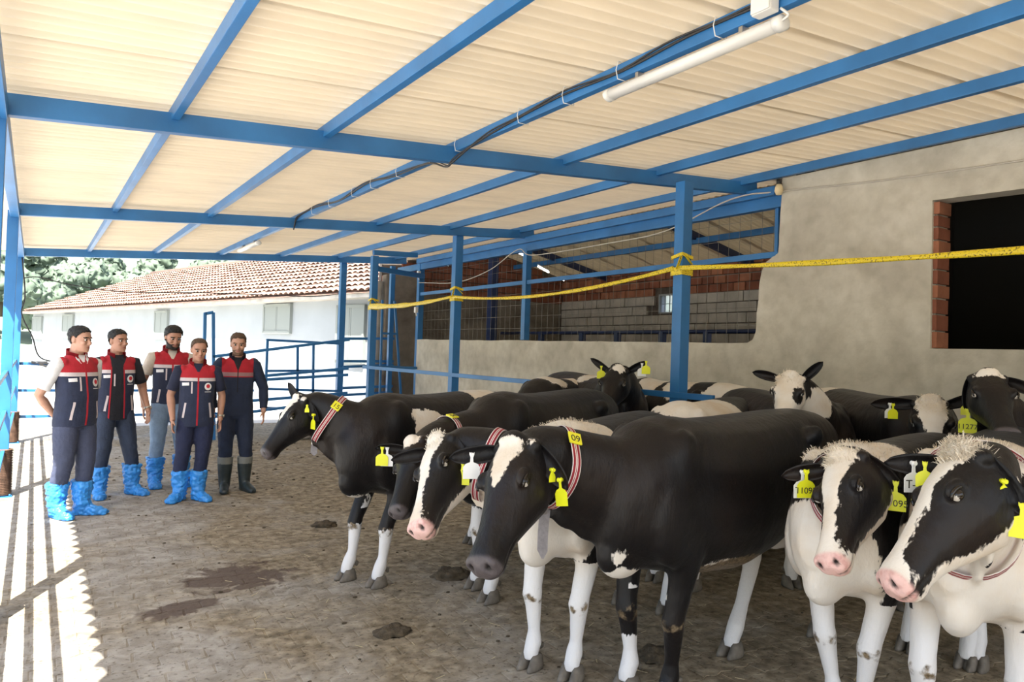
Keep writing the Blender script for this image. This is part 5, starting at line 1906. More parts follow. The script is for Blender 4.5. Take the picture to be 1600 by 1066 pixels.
    def shell(name, mask, off, m, wob_=0.0):
        """a layer of hair grown from the faces of the body inside a mask (0 at its edge)"""
        sel = mask > 0.0
        bm = bmesh.new()
        vmap = {}
        for p in polys:
            if all(sel[i] for i in p):
                vv = []
                for i in p:
                    if i not in vmap:
                        t = min(1.0, float(mask[i]) / 0.012)
                        w_ = wob_ * noise.noise(Vector(co[i]) * 60) if wob_ else 0
                        vmap[i] = bm.verts.new(Vector(co[i]) + Vector(nr[i]) * (0.0012 * k + t * (off + w_)))
                    vv.append(vmap[i])
                bm.faces.new(vv)
        if not bm.faces:
            bm.free()
            return None
        return obj(name, bm, m, root, smooth=True)
    hx, hy, hz = h[:, 0], h[:, 1], h[:, 2]
    line = np.interp(hx, [-0.11, -0.03, -0.012, 0.015, 0.03, 0.055, 0.075, 0.1], [0.045, 0.070, 0.122, 0.130, 0.150, 0.178, 0.186, 0.196] if hair_style != 'receding' else [0.045, 0.070, 0.122, 0.130, 0.158, 0.196, 0.212, 0.22])
    earm = (np.abs(hy) > 0.078) & (hz < 0.145)
    mask = np.where(hmask & ~earm & (hz > 0.02), hz - line, -1)
    shell('hair', mask, (0.016 if hair_style == 'full' else 0.010) * k, CL[hair], 0.005 * k)
    for sd in (-1, 1):
        q = np.abs(hz - (0.1375 - 0.25 * np.maximum(0, np.abs(hy) - 0.045))) 
        mask = np.where(hmask & (hx > 0.05) & (hy * sd > 0.011) & (hy * sd < 0.056), 0.0065 - q, -1) * 2.0
        shell('eyebrow', mask, 0.003 * k, CL[hair])
    if beard:
        mat_, full = beard
        zt = np.interp(hx, [-0.02, 0.0, 0.03, 0.06, 0.085, 0.12], [0.10, 0.10, 0.072, 0.060, 0.066, 0.066])
        m1 = np.minimum(zt - hz, hx + 0.012)
        lipm = ((hz - 0.0475) / 0.011) ** 2 + (hy / 0.026) ** 2
        m1 = np.where((lipm < 1) & (hx > 0.05), -1, m1)
        m1 = np.where(np.abs(hy) > 0.085, -1, m1)
        lo_ = hz + 0.014
        shell('beard', np.where(hz > -0.02, np.minimum(m1, lo_), -1), (0.010 if full else 0.003) * k, CL[mat_], 0.003 * k if full else 0.0)
    for sd in (-1, 1):
        bm = bmesh.new()
        add_ell(bm, (0, 0, 0), (0.0118, 0.0118, 0.0118), sub=3)
        for f in bm.faces:
            f.smooth = True
            f.material_index = 0 if f.calc_center_median().x > 0.0072 else 1
        e_ = obj('eye', bm, [M['eye'], M['eye_white']], root)
        e_.matrix_local = HR @ Matrix.Translation((0.0745, sd * 0.031, 0.116))

    # ---- trousers
    bm = bmesh.new()
    P_ = [(0.80, 0.095, 0.11, 0.165), (0.88, 0.105, 0.125, 0.175), (0.96, 0.11 + belly * 0.5, 0.115, 0.168), (1.03, 0.112 + belly, 0.10, 0.16)]
    add_rings(bm, [ring(V((f - b_) / 2, 0, z), X, Y, (f + b_) / 2 * k, w * k * build, w * k * build, 20, 2.3) for (z, f, b_, w) in P_])
    for key, sd in (('l', 1), ('r', -1)):
        fx, fy, fyaw = feet[key]
        kn = V(0.025 + fx * 0.45, sd * 0.048 + fy * 0.5, 0.50)
        add_tube(bm, [V(0.0, sd * 0.088, 0.90), V(0.015 + fx * 0.2, sd * 0.075 + fy * 0.2, 0.72), kn, V(fx * 0.85 - 0.01, fy, max(0.30, outfit.get('hem', 0) + 0.03)), V(fx - 0.02, fy, outfit.get('hem', 0.22))],
                 [((0.108 if i == 0 else r_) * k * build, (0.098 if i == 0 else r_) * k * build) for i, r_ in enumerate((0.112, 0.097, 0.078, outfit.get('shin', 0.066), 0.058))], 16)
    me = remesh(bm, 0.0095, 4)
    c_ = coords(me)
    n_ = normals(me)
    w_ = np.array([noise.noise(Vector((p[0] * 9, p[1] * 9, p[2] * 16))) + 0.6 * noise.noise(Vector((p[0] * 22, p[1] * 22, p[2] * 40))) for p in c_])
    set_coords(me, c_ + n_ * (0.006 * k * w_ * smoothstep(0.95 * k, 0.5 * k, c_[:, 2]))[:, None])
    me.materials.append(CL[outfit['trousers']])
    me.shade_smooth()
    obj('trousers', me, None, root)

    # ---- footwear
    for key, sd in (('l', 1), ('r', -1)):
        fx, fy, fyaw = feet[key]
        kind = outfit['shoes']
        bm = bmesh.new()
        Rz = Matrix.Rotation(R(fyaw), 3, 'Z')
        fo = V(fx, fy, 0)
        wd = 1.0 if kind == 'cover' else 0.86
        top = 0.32 if kind == 'cover' else 0.385
        tp = [(-0.02, top), (-0.022, 0.25), (-0.02, 0.15), (-0.012, 0.07), (-0.01, 0.03)]
        add_tube(bm, [fo + Rz @ V(x, 0, z) for x, z in tp], [(r_ * k * wd, r_ * k * wd) for r_ in ((0.094, 0.088, 0.074, 0.068, 0.06) if kind == 'cover' else (0.100, 0.090, 0.076, 0.070, 0.06))], 14)
        secs = [(-0.085, 0.018, 0.028, 0.05), (-0.06, 0.042, 0.044, 0.10), (0.0, 0.048, 0.046, 0.125), (0.06, 0.046, 0.050, 0.105), (0.12, 0.040, 0.054, 0.078), (0.17, 0.034, 0.050, 0.062), (0.205, 0.024, 0.03, 0.045)]
        rr = []
        for (x, _, w, ht) in secs:
            pts = []
            for j in range(14):
                t = 2 * math.pi * j / 14
                yy_ = w * wd * 1.08 * math.cos(t)
                zz_ = max(0.002, ht / 2 + ht / 2 * math.sin(t) * 1.05)
                if math.sin(t) < -0.35:
                    zz_ = 0.002
                pts.append(fo + Rz @ V(x, yy_, zz_))
            rr.append(pts)
        add_rings(bm, rr)
        me = remesh(bm, 0.0085, 3)
        c_, n_ = coords(me), normals(me)
        if kind == 'cover':
            w_ = np.array([abs(noise.noise(Vector((p[0] * 14 + sd, p[1] * 14, p[2] * 22)))) + 0.6 * abs(noise.noise(Vector((p[0] * 30, p[1] * 30 + sd, p[2] * 34)))) for p in c_])
            c_ = c_ + n_ * ((w_ - 0.25) * 0.024 * k)[:, None]
            c_[:, 2] = np.maximum(c_[:, 2], 0.003)
        c_[:, 2] = np.maximum(c_[:, 2], 0.002)
        set_coords(me, c_)
        me.shade_smooth()
        if kind == 'cover':
            me.materials.append(CL['cover'])
            obj('shoe_cover', me, None, root)
        else:
            me.materials.append(CL['boot'])
            me.materials.append(CL['boot_top'])
            mi = np.array([1 if p.center.z > (top - 0.075) * k else 0 for p in me.polygons], np.int32)
            me.polygons.foreach_set('material_index', mi)
            obj('rubber_boot', me, None, root)

    # ---- upper garment
    bm = bmesh.new()
    hem = outfit.get('vest_hem', 0.80)
    T_ = [(hem, 0.122 + belly * 0.6, 0.128, 0.186), (0.95, 0.128 + belly, 0.124, 0.184), (1.08, 0.130 + belly, 0.112, 0.176), (1.20, 0.126 + belly * 0.6, 0.112, 0.180), (1.30, 0.120, 0.118, 0.188),
          (1.37, 0.106, 0.118, 0.188), (1.42, 0.086, 0.105, 0.170), (1.455, 0.064, 0.085, 0.125), (1.485, 0.052, 0.070, 0.082)]
    add_rings(bm, [ring(V((f - b_) / 2, 0, z), X, Y, (f + b_) / 2 * k, w * k * build, w * k * build, 24, 2.35) for (z, f, b_, w) in T_])
    long = outfit.get('long')
    for key, sd in (('l', 1), ('r', -1)):
        S, E_, W_, D, Pn = A[key]
        add_ell(bm, S + V(0, -sd * (0.035 if not long else 0.012), 0.0), Vector((0.070, 0.050, 0.055) if not long else (0.074, 0.064, 0.068)) * k)
        if long:
            add_tube(bm, [S, S.lerp(E_, 0.5), E_, E_.lerp(W_, 0.5), E_.lerp(W_, 0.93)], [r_ * k for r_ in (0.066, 0.062, 0.056, 0.051, 0.044)], 14)
    me = remesh(bm, 0.0085, 5)
    c_, n_ = coords(me), normals(me)
    w_ = np.array([noise.noise(Vector((p[0] * 7, p[1] * 7, p[2] * 11))) for p in c_])
    c_ = c_ + n_ * (0.006 * k * w_ * smoothstep(1.32 * k, 1.0 * k, c_[:, 2]))[:, None]
    set_coords(me, c_)
    # cut clean edges where the colours of the garment meet
    s0, s1 = outfit.get('band', (1.292, 1.328))
    vz, vw = outfit.get('vee', (1.36, 0.55))
    bm = bmesh.new()
    bm.from_mesh(me)
    for co_p, no_p in ((V(0, 0, s0), Z), (V(0, 0, s1), Z), (V(0, 0, vz), Vector((0, 1, -vw)).normalized()), (V(0, 0, vz), Vector((0, 1, vw)).normalized())):
        bmesh.ops.bisect_plane(bm, geom=bm.verts[:] + bm.edges[:] + bm.faces[:], dist=1e-6, plane_co=co_p, plane_no=no_p)
    bm.to_mesh(me)
    bm.free()
    c_ = coords(me)
    fc = np.empty(len(me.polygons) * 3, np.float32)
    me.polygons.foreach_get('center', fc)
    fc = fc.reshape(-1, 3) / k
    mats_ = [CL[outfit['base']], CL['red'], CL[outfit.get('stripe', 'stripe')], CL[outfit['shirt']]]
    for m_ in mats_:
        me.materials.append(m_)
    s0, s1 = outfit.get('band', (1.292, 1.328))
    mi = np.zeros(len(fc), np.int32)
    mi[fc[:, 2] > s1] = 1
    mi[(fc[:, 2] > s0) & (fc[:, 2] <= s1)] = 2
    if long:
        yoke = np.abs(fc[:, 1]) < 0.165
        mi[~yoke] = 0
        mi[(fc[:, 2] > s0 - 0.012) & (fc[:, 2] <= s0) & yoke] = 1
        mi[(fc[:, 0] < -0.02)] = 0
    vz, vw = outfit.get('vee', (1.36, 0.55))
    op = (fc[:, 0] > 0.0) & (np.abs(fc[:, 1]) < np.maximum(0.0, (fc[:, 2] - vz) * vw))
    mi[op] = 3
    if outfit.get('open'):
        mi[(fc[:, 0] > 0.02) & (np.abs(fc[:, 1] + outfit['open'][1]) < outfit['open'][0] * (0.75 + 0.25 * np.clip((1.4 - fc[:, 2]) / 0.5, 0, 1)))] = 3
    me.polygons.foreach_set('material_index', mi)
    me.shade_smooth()
    gname = 'overall_top' if long else 'vest'
    vest = obj(gname, me, None, root)
    tree = BVHTree.FromPolygons([tuple(v) for v in c_], [tuple(p.vertices) for p in me.polygons])

    def patch(name, pts, w, m, off=0.003, parent=vest):
        """ribbon laid on the front of the garment through (y, z) points"""
        bm = bmesh.new()
        prev = None
        for i, (yv, zv) in enumerate(pts):
            cur = []
            a, b_ = pts[max(0, i - 1)], pts[min(len(pts) - 1, i + 1)]
            tx, tz = b_[0] - a[0], b_[1] - a[1]
            ln = math.hypot(tx, tz) or 1
            ox, oz = -tz / ln, tx / ln
            for s_ in (-1, 0, 1):
                loc, nn, _, _ = tree.ray_cast(V(0.6, yv + ox * w / 2 * s_, zv + oz * w / 2 * s_), Vector((-1, 0, 0)))
                if loc is None:
                    cur = None
                    break
                cur.append(bm.verts.new(loc + nn * off))
            if prev and cur:
                for q in (0, 1):
                    bm.faces.new((prev[q], prev[q + 1], cur[q + 1], cur[q]))
            prev = cur
        if not bm.faces:
            bm.free()
            return None
        bmesh.ops.recalc_face_normals(bm, faces=bm.faces[:])
        bmesh.ops.solidify(bm, geom=bm.faces[:], thickness=0.002)
        return obj(name, bm, m, parent, smooth=False)
    lin = lambda y0, z0, y1, z1, n=8: [(y0 + (y1 - y0) * i / n, z0 + (z1 - z0) * i / n) for i in range(n + 1)]
    if not long:
        if outfit.get('open'):
            ow, oc = outfit['open']
            for s_ in (-1, 1):
                patch('zip_edge', lin(-oc + s_ * ow * 0.80, 1.36, -oc + s_ * ow * 1.0, hem + 0.02, 14), 0.012, CL['red'])
        else:
            patch('zip', lin(0, vz + 0.02, 0, hem + 0.015, 16), 0.016, CL['red'])
        for s_ in (-1, 1):
            patch('pocket_zip', lin(s_ * 0.118, 1.06, s_ * 0.138, 0.90), 0.018, CL['stripe'])
        patch('chest_zip', lin(-0.062, 1.285, -0.062, 1.16), 0.014, CL['stripe'])
        patch('name_label', lin(-0.155, 1.258, -0.090, 1.262, 4), 0.032, CL['badge_white'])
        # round emblem: pale disc with a red heart of its own
        for nm, r_, m_, of in (('emblem', 0.040, CL['badge_white'], 0.003), ('emblem_centre', 0.021, CL['badge_red'], 0.0055)):
            bm = bmesh.new()
            ctr = None
            vv = []
            ey_, ez_ = 0.098, 1.235
            for j in range(16):
                t = 2 * math.pi * j / 16
                loc, nn, _, _ = tree.ray_cast(V(0.6, ey_ + r_ * 0.9 * math.cos(t), ez_ + (0.004 if nm != 'emblem' else 0) + r_ * math.sin(t)), Vector((-1, 0, 0)))
                if loc:
                    vv.append(bm.verts.new(loc + nn * of))
            if len(vv) > 8:
                f = bm.faces.new(vv)
                bmesh.ops.triangulate(bm, faces=[f])
                obj(nm, bm, m_, vest)
            else:
                bm.free()
        patch('emblem_caption', lin(0.066, 1.178, 0.130, 1.178, 4), 0.007, CL['badge_white'])
        # short sleeves of the shirt
        for key, sd in (('l', 1), ('r', -1)):
            S, E_, W_, D, Pn = A[key]
            bm = bmesh.new()
            add_tube(bm, [S + V(0, -sd * 0.05, 0.0), S + V(0, sd * 0.0, -0.005), S.lerp(E_, 0.35), S.lerp(E_, 0.62), S.lerp(E_, outfit.get('sleeve', 0.80))], [r_ * k for r_ in (0.055, 0.062, 0.063, 0.062, 0.064)], 16)
            obj('sleeve', bm, CL[outfit['shirt_sleeve'] if 'shirt_sleeve' in outfit else outfit['shirt']], root, smooth=True)
    else:
        patch('zip', lin(0, vz + 0.02, 0, 1.10, 10), 0.010, CL['black'])
    # stand-up collar
    bm = bmesh.new()
    n = 30
    lo, hi = [], []
    gap = outfit.get('collar_gap', 30)
    for i in range(n + 1):
        a = R(gap + (360 - 2 * gap) * i / n)
        fr = 0.5 + 0.5 * math.cos(a)
        lo.append(bm.verts.new(V(-0.008 + 0.084 * math.cos(a), 0.090 * math.sin(a), 1.470 - 0.05 * fr)))
        hi.append(bm.verts.new(V(-0.012 + (0.080 + 0.016 * fr) * math.cos(a), 0.083 * math.sin(a) * (1 + 0.12 * fr), 1.548 - 0.055 * fr)))
    for i in range(n):
        bm.faces.new((lo[i], lo[i + 1], hi[i + 1], hi[i]))
    bmesh.ops.solidify(bm, geom=bm.faces[:], thickness=0.007 * k)
    obj('collar', bm, CL[outfit.get('collar', 'red')], root, smooth=True)
    if outfit.get('shirt_collar'):
        bm = bmesh.new()
        for s_ in (-1, 1):
            vv = [bm.verts.new(V(*p)) for p in ((0.060, s_ * 0.012, 1.455), (0.030, s_ * 0.066, 1.505), (0.070, s_ * 0.062, 1.448), (0.092, s_ * 0.030, 1.405))]
            bm.faces.new(vv)
        bmesh.ops.recalc_face_normals(bm, faces=bm.faces[:])
        bmesh.ops.solidify(bm, geom=bm.faces[:], thickness=0.004)
        obj('shirt_collar', bm, CL[outfit['shirt']], root)
    if outfit.get('watch'):
        S, E_, W_, D, Pn = A[outfit['watch']]
        ax = (W_ - E_).normalized()
        bm = bmesh.new()
        add_tube(bm, [W_ - ax * 0.030 * k, W_ - ax * 0.012 * k], 0.0335 * k, 14)
        add_tube(bm, [W_ - ax * 0.021 * k - Pn * 0.028 * k, W_ - ax * 0.021 * k - Pn * 0.042 * k], 0.018 * k, 12)
        obj('wristwatch', bm, CL['watch'], root, smooth=True)
    return root

VEST = dict(base='navy', shoes='cover')
person('man in red and navy vest over white shirt with hands behind his back', (0.345, 7.95), -52, 1.765, 'a',
       dict(VEST, shirt='white', trousers='slate', shirt_collar=True, vest_hem=0.83, vee=(1.40, 0.5)), head_yaw=16, head_pitch=4, belly=0.02, build=1.06,
       arms=dict(l=dict(elbow=(-0.10, 0.27, 1.12), wrist=(-0.16, 0.07, 0.96), dir=(-0.1, -1, -0.3), palm=(-1, 0, 0)), r=dict(elbow=(-0.11, -0.28, 1.12), wrist=(-0.17, -0.08, 0.93), dir=(-0.05, 1, -0.35), palm=(-1, 0, 0))),
       feet=dict(l=(0.05, 0.09, 30), r=(-0.03, -0.11, -8)))
person('man in open red and navy vest over black t-shirt and dark jeans', (0.745, 8.83), -72, 1.76, 'b',
       dict(VEST, shirt='black', trousers='jeans_dark', open=(0.075, 0.03), watch='l', vee=(1.33, 0.6)), head_yaw=20, head_pitch=0,
       arms=dict(r=dict(elbow=(-0.05, -0.25, 1.12), wrist=(-0.08, -0.25, 0.89)), l=dict(elbow=(-0.02, 0.28, 1.13), wrist=(0.06, 0.32, 0.90), dir=(0.3, -0.1, -1))),
       feet=dict(l=(0.06, 0.19, 20), r=(0.02, -0.13, -18)))
person('black bearded man in light blue jeans and red and navy vest', (1.33, 9.22), -88, 1.83, 'b',
       dict(VEST, shirt='beige', trousers='jeans', vest_hem=0.90, sleeve=0.72, vee=(1.37, 0.5)), head_yaw=10, head_pitch=16, beard=('hair_black', True), hair_style='full',
       arms=dict(r=dict(elbow=(-0.02, -0.27, 1.14), wrist=(0.03, -0.26, 0.89))), feet=dict(l=(0.03, 0.15, 10), r=(0.03, -0.12, -6)))
person('balding man in zipped red and navy vest, navy shirt and navy trousers', (1.46, 8.30), -95, 1.69, 'b',
       dict(VEST, shirt='navy_shirt', trousers='navy_trousers', watch='l', vee=(1.37, 0.5)), head_yaw=6, head_pitch=10, hair='hair_brown', hair_style='receding', belly=0.015,
       arms=dict(r=dict(elbow=(-0.02, -0.26, 1.13), wrist=(0.05, -0.235, 0.89)), l=dict(elbow=(-0.03, 0.26, 1.13), wrist=(0.02, 0.245, 0.89))),
       feet=dict(l=(0.05, 0.055, 28), r=(0.03, -0.145, -32)))
person('man in long sleeved navy overalls with red chest yoke and rubber boots', (1.93, 8.62), -98, 1.77, 'a',
       dict(base='overall', shirt='black', trousers='overall', shoes='boot', long=True, stripe='stripe_dull', band=(1.275, 1.318), vest_hem=0.84, hem=0.365, shin=0.074, collar='overall', vee=(1.33, 0.38), collar_gap=24),
       head_yaw=-4, head_pitch=8, hair='hair_brown', beard=('stubble', False),
       arms=dict(l=dict(elbow=(-0.03, 0.29, 1.14), wrist=(0.05, 0.29, 0.90), palm=(-0.2, -1, 0)), r=dict(elbow=(-0.03, -0.26, 1.14), wrist=(0.05, -0.24, 0.90))),
       feet=dict(l=(0.03, 0.125, 22), r=(0.03, -0.09, -4)))

# ================================================================== DETAILS
def tube_obj(name, pts, r, m, parent=None, n=8, smooth=True):
    bm = bmesh.new()
    add_tube(bm, pts, r, n)
    return obj(name, bm, m, parent, smooth=smooth)

def curve_pts(ctrl, n=8):
    """Catmull-Rom through control points"""
    c = [Vector(p) for p in ctrl]
    c = [c[0] * 2 - c[1]] + c + [c[-1] * 2 - c[-2]]
    out = []
    for i in range(1, len(c) - 2):
        for q in range(n):
            t = q / n
            a, b_, d, e = c[i - 1], c[i], c[i + 1], c[i + 2]
            out.append(0.5 * ((2 * b_) + (d - a) * t + (2 * a - 5 * b_ + 4 * d - e) * t * t + (3 * b_ - a - 3 * d + e) * t ** 3))
    out.append(c[-2])
    return out

# tube lamp with its junction box on the cable purlin
LX = 2.72
lz = roof_z(LX)
def tube_light(y0, y1, label, box=True):
    root = tag(empty('tube_light', (LX, (y0 + y1) / 2, lz - 0.10)), label, 'lamp')
    h_ = (y1 - y0) / 2
    bm = bmesh.new()
    add_tube(bm, [(0, -h_ + 0.03, 0), (0, h_ - 0.03, 0)], [(0.030, 0.040), (0.030, 0.040)], 16)
    obj('diffuser', bm, M['white_plastic'], root, smooth=True)
    for s_ in (-1, 1):
        bm = bmesh.new()
        add_tube(bm, [(0, s_ * (h_ - 0.045), 0), (0, s_ * (h_ - 0.01), 0), (0, s_ * h_, 0)], [(0.035, 0.045), (0.035, 0.045), (0.024, 0.032)], 16)
        obj('end_cap', bm, M['white_plastic'], root, smooth=True)
    for s_ in (-0.62, 0.55):
        bm = bmesh.new()
        add_box(bm, (0, s_ * h_, 0.035), (0.05, 0.025, 0.04), bevel=0.004)
        obj('clip', bm, M['steel'], root)
    if box:
        bm = bmesh.new()
        add_tube(bm, curve_pts([(-0.02, -h_, 0.0), (-0.03, -h_ - 0.035, 0.01), (-0.035, -h_ + 0.0, 0.05)], 6), 0.006, 6)
        obj('lead', bm, M['white_plastic'], root)
    return root
tube_light(2.06, 3.26, 'white tube lamp under the near part of the cable purlin')
tube_light(11.1, 12.3, 'small distant white tube lamp under the same purlin near the far opening', box=False)
bx = tag(empty('junction_box', (LX - 0.065, 2.12, lz - 0.005)), 'white square junction box on the purlin above the tube lamp end', 'box')
bm = bmesh.new()
add_box(bm, (0, 0, 0), (0.06, 0.105, 0.12), bevel=0.008)
obj('housing', bm, M['white_plastic'], bx)
bm = bmesh.new()
add_box(bm, (-0.033, 0, 0), (0.010, 0.098, 0.112), bevel=0.004)
obj('lid', bm, M['white_plastic'], bx)
# black cable with ties along the purlin
rt_ = tag(empty('power_cable', (LX, 5, lz)), 'black cable tied along the lamp purlin and over the wide rafter', 'cable')
def off(p):
    return Vector(p) - Vector((LX, 5, lz))
xc = LX - 0.034
pts = curve_pts([(xc, 0.3, lz + 0.03), (xc, 1.2, lz + 0.0), (xc, 2.06, lz + 0.005), (xc, 2.6, lz + 0.015), (xc, 3.1, lz - 0.01), (xc, 3.7, lz + 0.008), (xc, 4.3, lz - 0.02), (xc, 4.75, lz - 0.06), (xc - 0.02, 5.02, lz - 0.135),
                 (xc - 0.02, 5.14, lz - 0.15), (xc, 5.5, lz - 0.05), (xc, 6.2, lz - 0.03), (xc, 6.8, lz + 0.02), (xc, 7.6, lz - 0.03), (xc, 8.4, lz + 0.02), (xc - 0.01, 9.05, lz - 0.01), (xc - 0.02, 9.18, lz - 0.15)], 6)
tube_obj('cable_run', [off(p) for p in pts], 0.0075, M['cable'], rt_)
pts2 = [p + Vector((-0.004, 0, 0.013 + 0.008 * math.sin(i * 0.7))) for i, p in enumerate(pts)]
tube_obj('cable_run', [off(p) for p in pts2], 0.0055, M['cable'], rt_)
for yv in (1.55, 2.42, 3.12, 3.62, 4.12, 5.0, 5.45, 6.1, 6.7, 7.2, 7.9, 8.5):
    bm = bmesh.new()
    ring_ = [(xc - 0.012, yv, lz - 0.05), (xc - 0.022, yv + 0.004, lz), (xc - 0.012, yv, lz + 0.05), (LX + 0.034, yv, lz + 0.048), (LX + 0.034, yv, lz - 0.05), (xc - 0.012, yv, lz - 0.05)]
    add_tube(bm, [off(p) for p in ring_], 0.0028, 5)
    obj('cable_tie', bm, M['white_plastic'], rt_)
# pale cable over the cement wall and through the opening
pc_ = tag(empty('pale_cable', (6.18, 4.6, 3.3)), 'thin pale cable strung over the cement wall and across the opening', 'cable')
tube_obj('cable_run', [Vector(p) - Vector((6.18, 4.6, 3.3)) for p in curve_pts([(6.17, 1.2, 3.18), (6.17, 2.5, 3.22), (6.17, 3.7, 3.27), (6.15, 4.66, 3.34), (6.05, 5.2, 3.33), (6.12, 6.2, 3.13), (6.14, 7.2, 3.1), (6.12, 8.9, 3.1), (6.1, 9.3, 3.22), (6.15, 10.2, 2.98), (6.2, 11.4, 2.86), (6.2, 12.9, 2.95)], 7)],
         0.008, M['cable_pale'], pc_, 6)
bl = tag(empty('cable_insulator', (6.12, 4.66, 3.36)), 'small cream lamp holder at the top corner of the cement wall', 'lamp')
bm = bmesh.new()
add_tube(bm, [(0, 0, 0.05), (0, 0, 0.02), (0, 0, -0.02), (0, 0, -0.06)], [0.022, 0.036, 0.042, 0.026], 12)
obj('bulb', bm, mat('cream_bulb', (0.75, 0.62, 0.38), 0.4), bl, smooth=True)
bm = bmesh.new()
add_tube(bm, [(0, 0, 0.095), (0, 0, 0.045)], 0.026, 12)
obj('socket', bm, M['cable'], bl, smooth=True)
# small white boxes in the far corner
for p_, lab in (((6.19, 12.9, 3.12), 'small white switch box near the top of the low-wall post'), ((6.16, 12.9, 2.42), 'small white fitting halfway up the low-wall post')):
    bm = bmesh.new()
    add_box(bm, (0, 0, 0), (0.06, 0.07, 0.11), bevel=0.008)
    add_tube(bm, [(0, 0, -0.05), (0.01, 0, -0.12)], 0.012, 8)
    tag(obj('switch_box', bm, M['white_plastic'], loc=p_), lab, 'box')

# ---- yellow speckled band strung between the posts
def band(name, a, b_, sag, w0, w1, label, seed):
    root = tag(empty(name, a), label, 'band', 'yellow band over the feed rail')
    a, b_ = Vector(a), Vector(b_)
    pts, rad = [], []
    n = 40
    for i in range(n + 1):
        t = i / n
        p = a.lerp(b_, t) - Vector((0, 0, sag * 4 * t * (1 - t)))
        pts.append(p - a)
        w = w0 + (w1 - w0) * t
        w *= 1 + 0.22 * noise.noise(Vector((t * 9, seed, 0)))
        rad.append((w * (0.95 + 0.15 * math.sin(t * 20 + seed)), w * 0.45))
    bm = bmesh.new()
    add_tube(bm, pts, rad, 12)
    obj('twisted_strip', bm, M['tape'], root, smooth=True)
    return root
kx = 4.985
band('yellow_band', (kx, 0.6, 2.36), (kx, 4.88, 2.49), 0.035, 0.026, 0.020, 'yellow speckled band stretched in front of the cement wall', 1)
band('yellow_band', (kx, 4.94, 2.49), (kx, 9.25, 2.425), 0.12, 0.022, 0.018, 'yellow speckled band sagging in front of the wire mesh opening', 2)
band('yellow_band', (kx, 9.30, 2.425), (kx, 12.33, 2.40), 0.05, 0.022, 0.052, 'yellow speckled band widening towards the far end post', 3)
for (yv, zv, wv, lab) in ((4.9, 2.49, 0.125, 'yellow band knot tied round the thick post'), (9.27, 2.43, 0.125, 'yellow band knot tied round the post in front of the low wall'), (12.35, 2.40, 0.125, 'yellow band end wound round the last band post')):
    px_ = 5.055
    root = tag(empty('band_knot', (px_, yv, zv)), lab, 'band', 'yellow band knots')
    bm = bmesh.new()
    h_ = wv / 2 + 0.004
    for (z0, z1, hh_) in ((-0.03, -0.025, 0.038), (0.10, 0.13, 0.016)):
        loop = [(-h_, -h_), (h_, -h_), (h_, h_), (-h_, h_)]
        for i in range(4):
            p, q = loop[i], loop[(i + 1) % 4]
            za, zb_ = (z0, z1) if i % 2 else (z1, z0)
            vv = [bm.verts.new((p[0], p[1], za - hh_)), bm.verts.new((q[0], q[1], zb_ - hh_)), bm.verts.new((q[0], q[1], zb_ + hh_)), bm.verts.new((p[0], p[1], za + hh_))]
            bm.faces.new(vv)
    bmesh.ops.remove_doubles(bm, verts=bm.verts[:], dist=1e-4)
    bmesh.ops.recalc_face_normals(bm, faces=bm.faces[:])
    bmesh.ops.solidify(bm, geom=bm.faces[:], thickness=-0.005)
    obj('wrap', bm, M['tape'], root)
    bm = bmesh.new()
    add_bar(bm, (-h_ - 0.004, -h_ * 0.9, 0.11), (-h_ - 0.006, -h_ * 0.1, -0.01), 0.004, 0.03, (1, 0, 0))
    add_bar(bm, (-h_ * 0.6, -h_ - 0.004, 0.12), (h_ * 0.9, -h_ - 0.004, 0.04), 0.004, 0.025, (0, 1, 0))
    obj('tie', bm, M['tape'], root)

# ---- far opening: sagging wire and a torn scrap of netting
w_ = tag(tube_obj('hanging_wire', curve_pts([(-0.25, 14.0, 2.56), (0.03, 14.1, 2.62), (0.47, 14.2, 2.54), (1.33, 14.2, 2.48), (2.67, 14.2, 2.56), (4.44, 14.2, 2.62), (5.0, 13.95, 2.7)], 8), 0.008, M['cable'], None, 6),
         'thin dark wire sagging across the far opening', 'wire')
w_ = tag(tube_obj('loose_cord', curve_pts([(-0.20, 13.7, 2.9), (-0.14, 13.7, 2.3), (-0.17, 13.7, 2.0), (-0.02, 13.72, 1.65), (0.1, 13.75, 1.33), (0.45, 13.78, 1.25)], 8), 0.010, M['cable'], None, 6),
         'loose dark cord hanging from the far left post onto the top rail', 'cord')
bm = bmesh.new()
grid = [[None] * 9 for _ in range(15)]
for i in range(15):
    for j in range(9):
        u, v = i / 14, j / 8
        grid[i][j] = bm.verts.new((-0.02 + 0.75 * u, 13.79 + 0.03 * noise.noise(Vector((u * 6, v * 6, 0))), 1.27 - 0.16 * v * (1 - abs(2 * u - 0.8)) - 0.03 * noise.noise(Vector((u * 8, v * 3, 2)))))
for i in range(14):
    for j in range(8):
        if (i * 7 + j * 5) % 4:
            bm.faces.new((grid[i][j], grid[i + 1][j], grid[i + 1][j + 1], grid[i][j + 1]))
bmesh.ops.solidify(bm, geom=bm.faces[:], thickness=0.004)
tag(obj('torn_net', bm, mat('grey_net', (0.28, 0.28, 0.28), 0.8)), 'torn scrap of grey net caught on the top rail of the far opening', 'net')

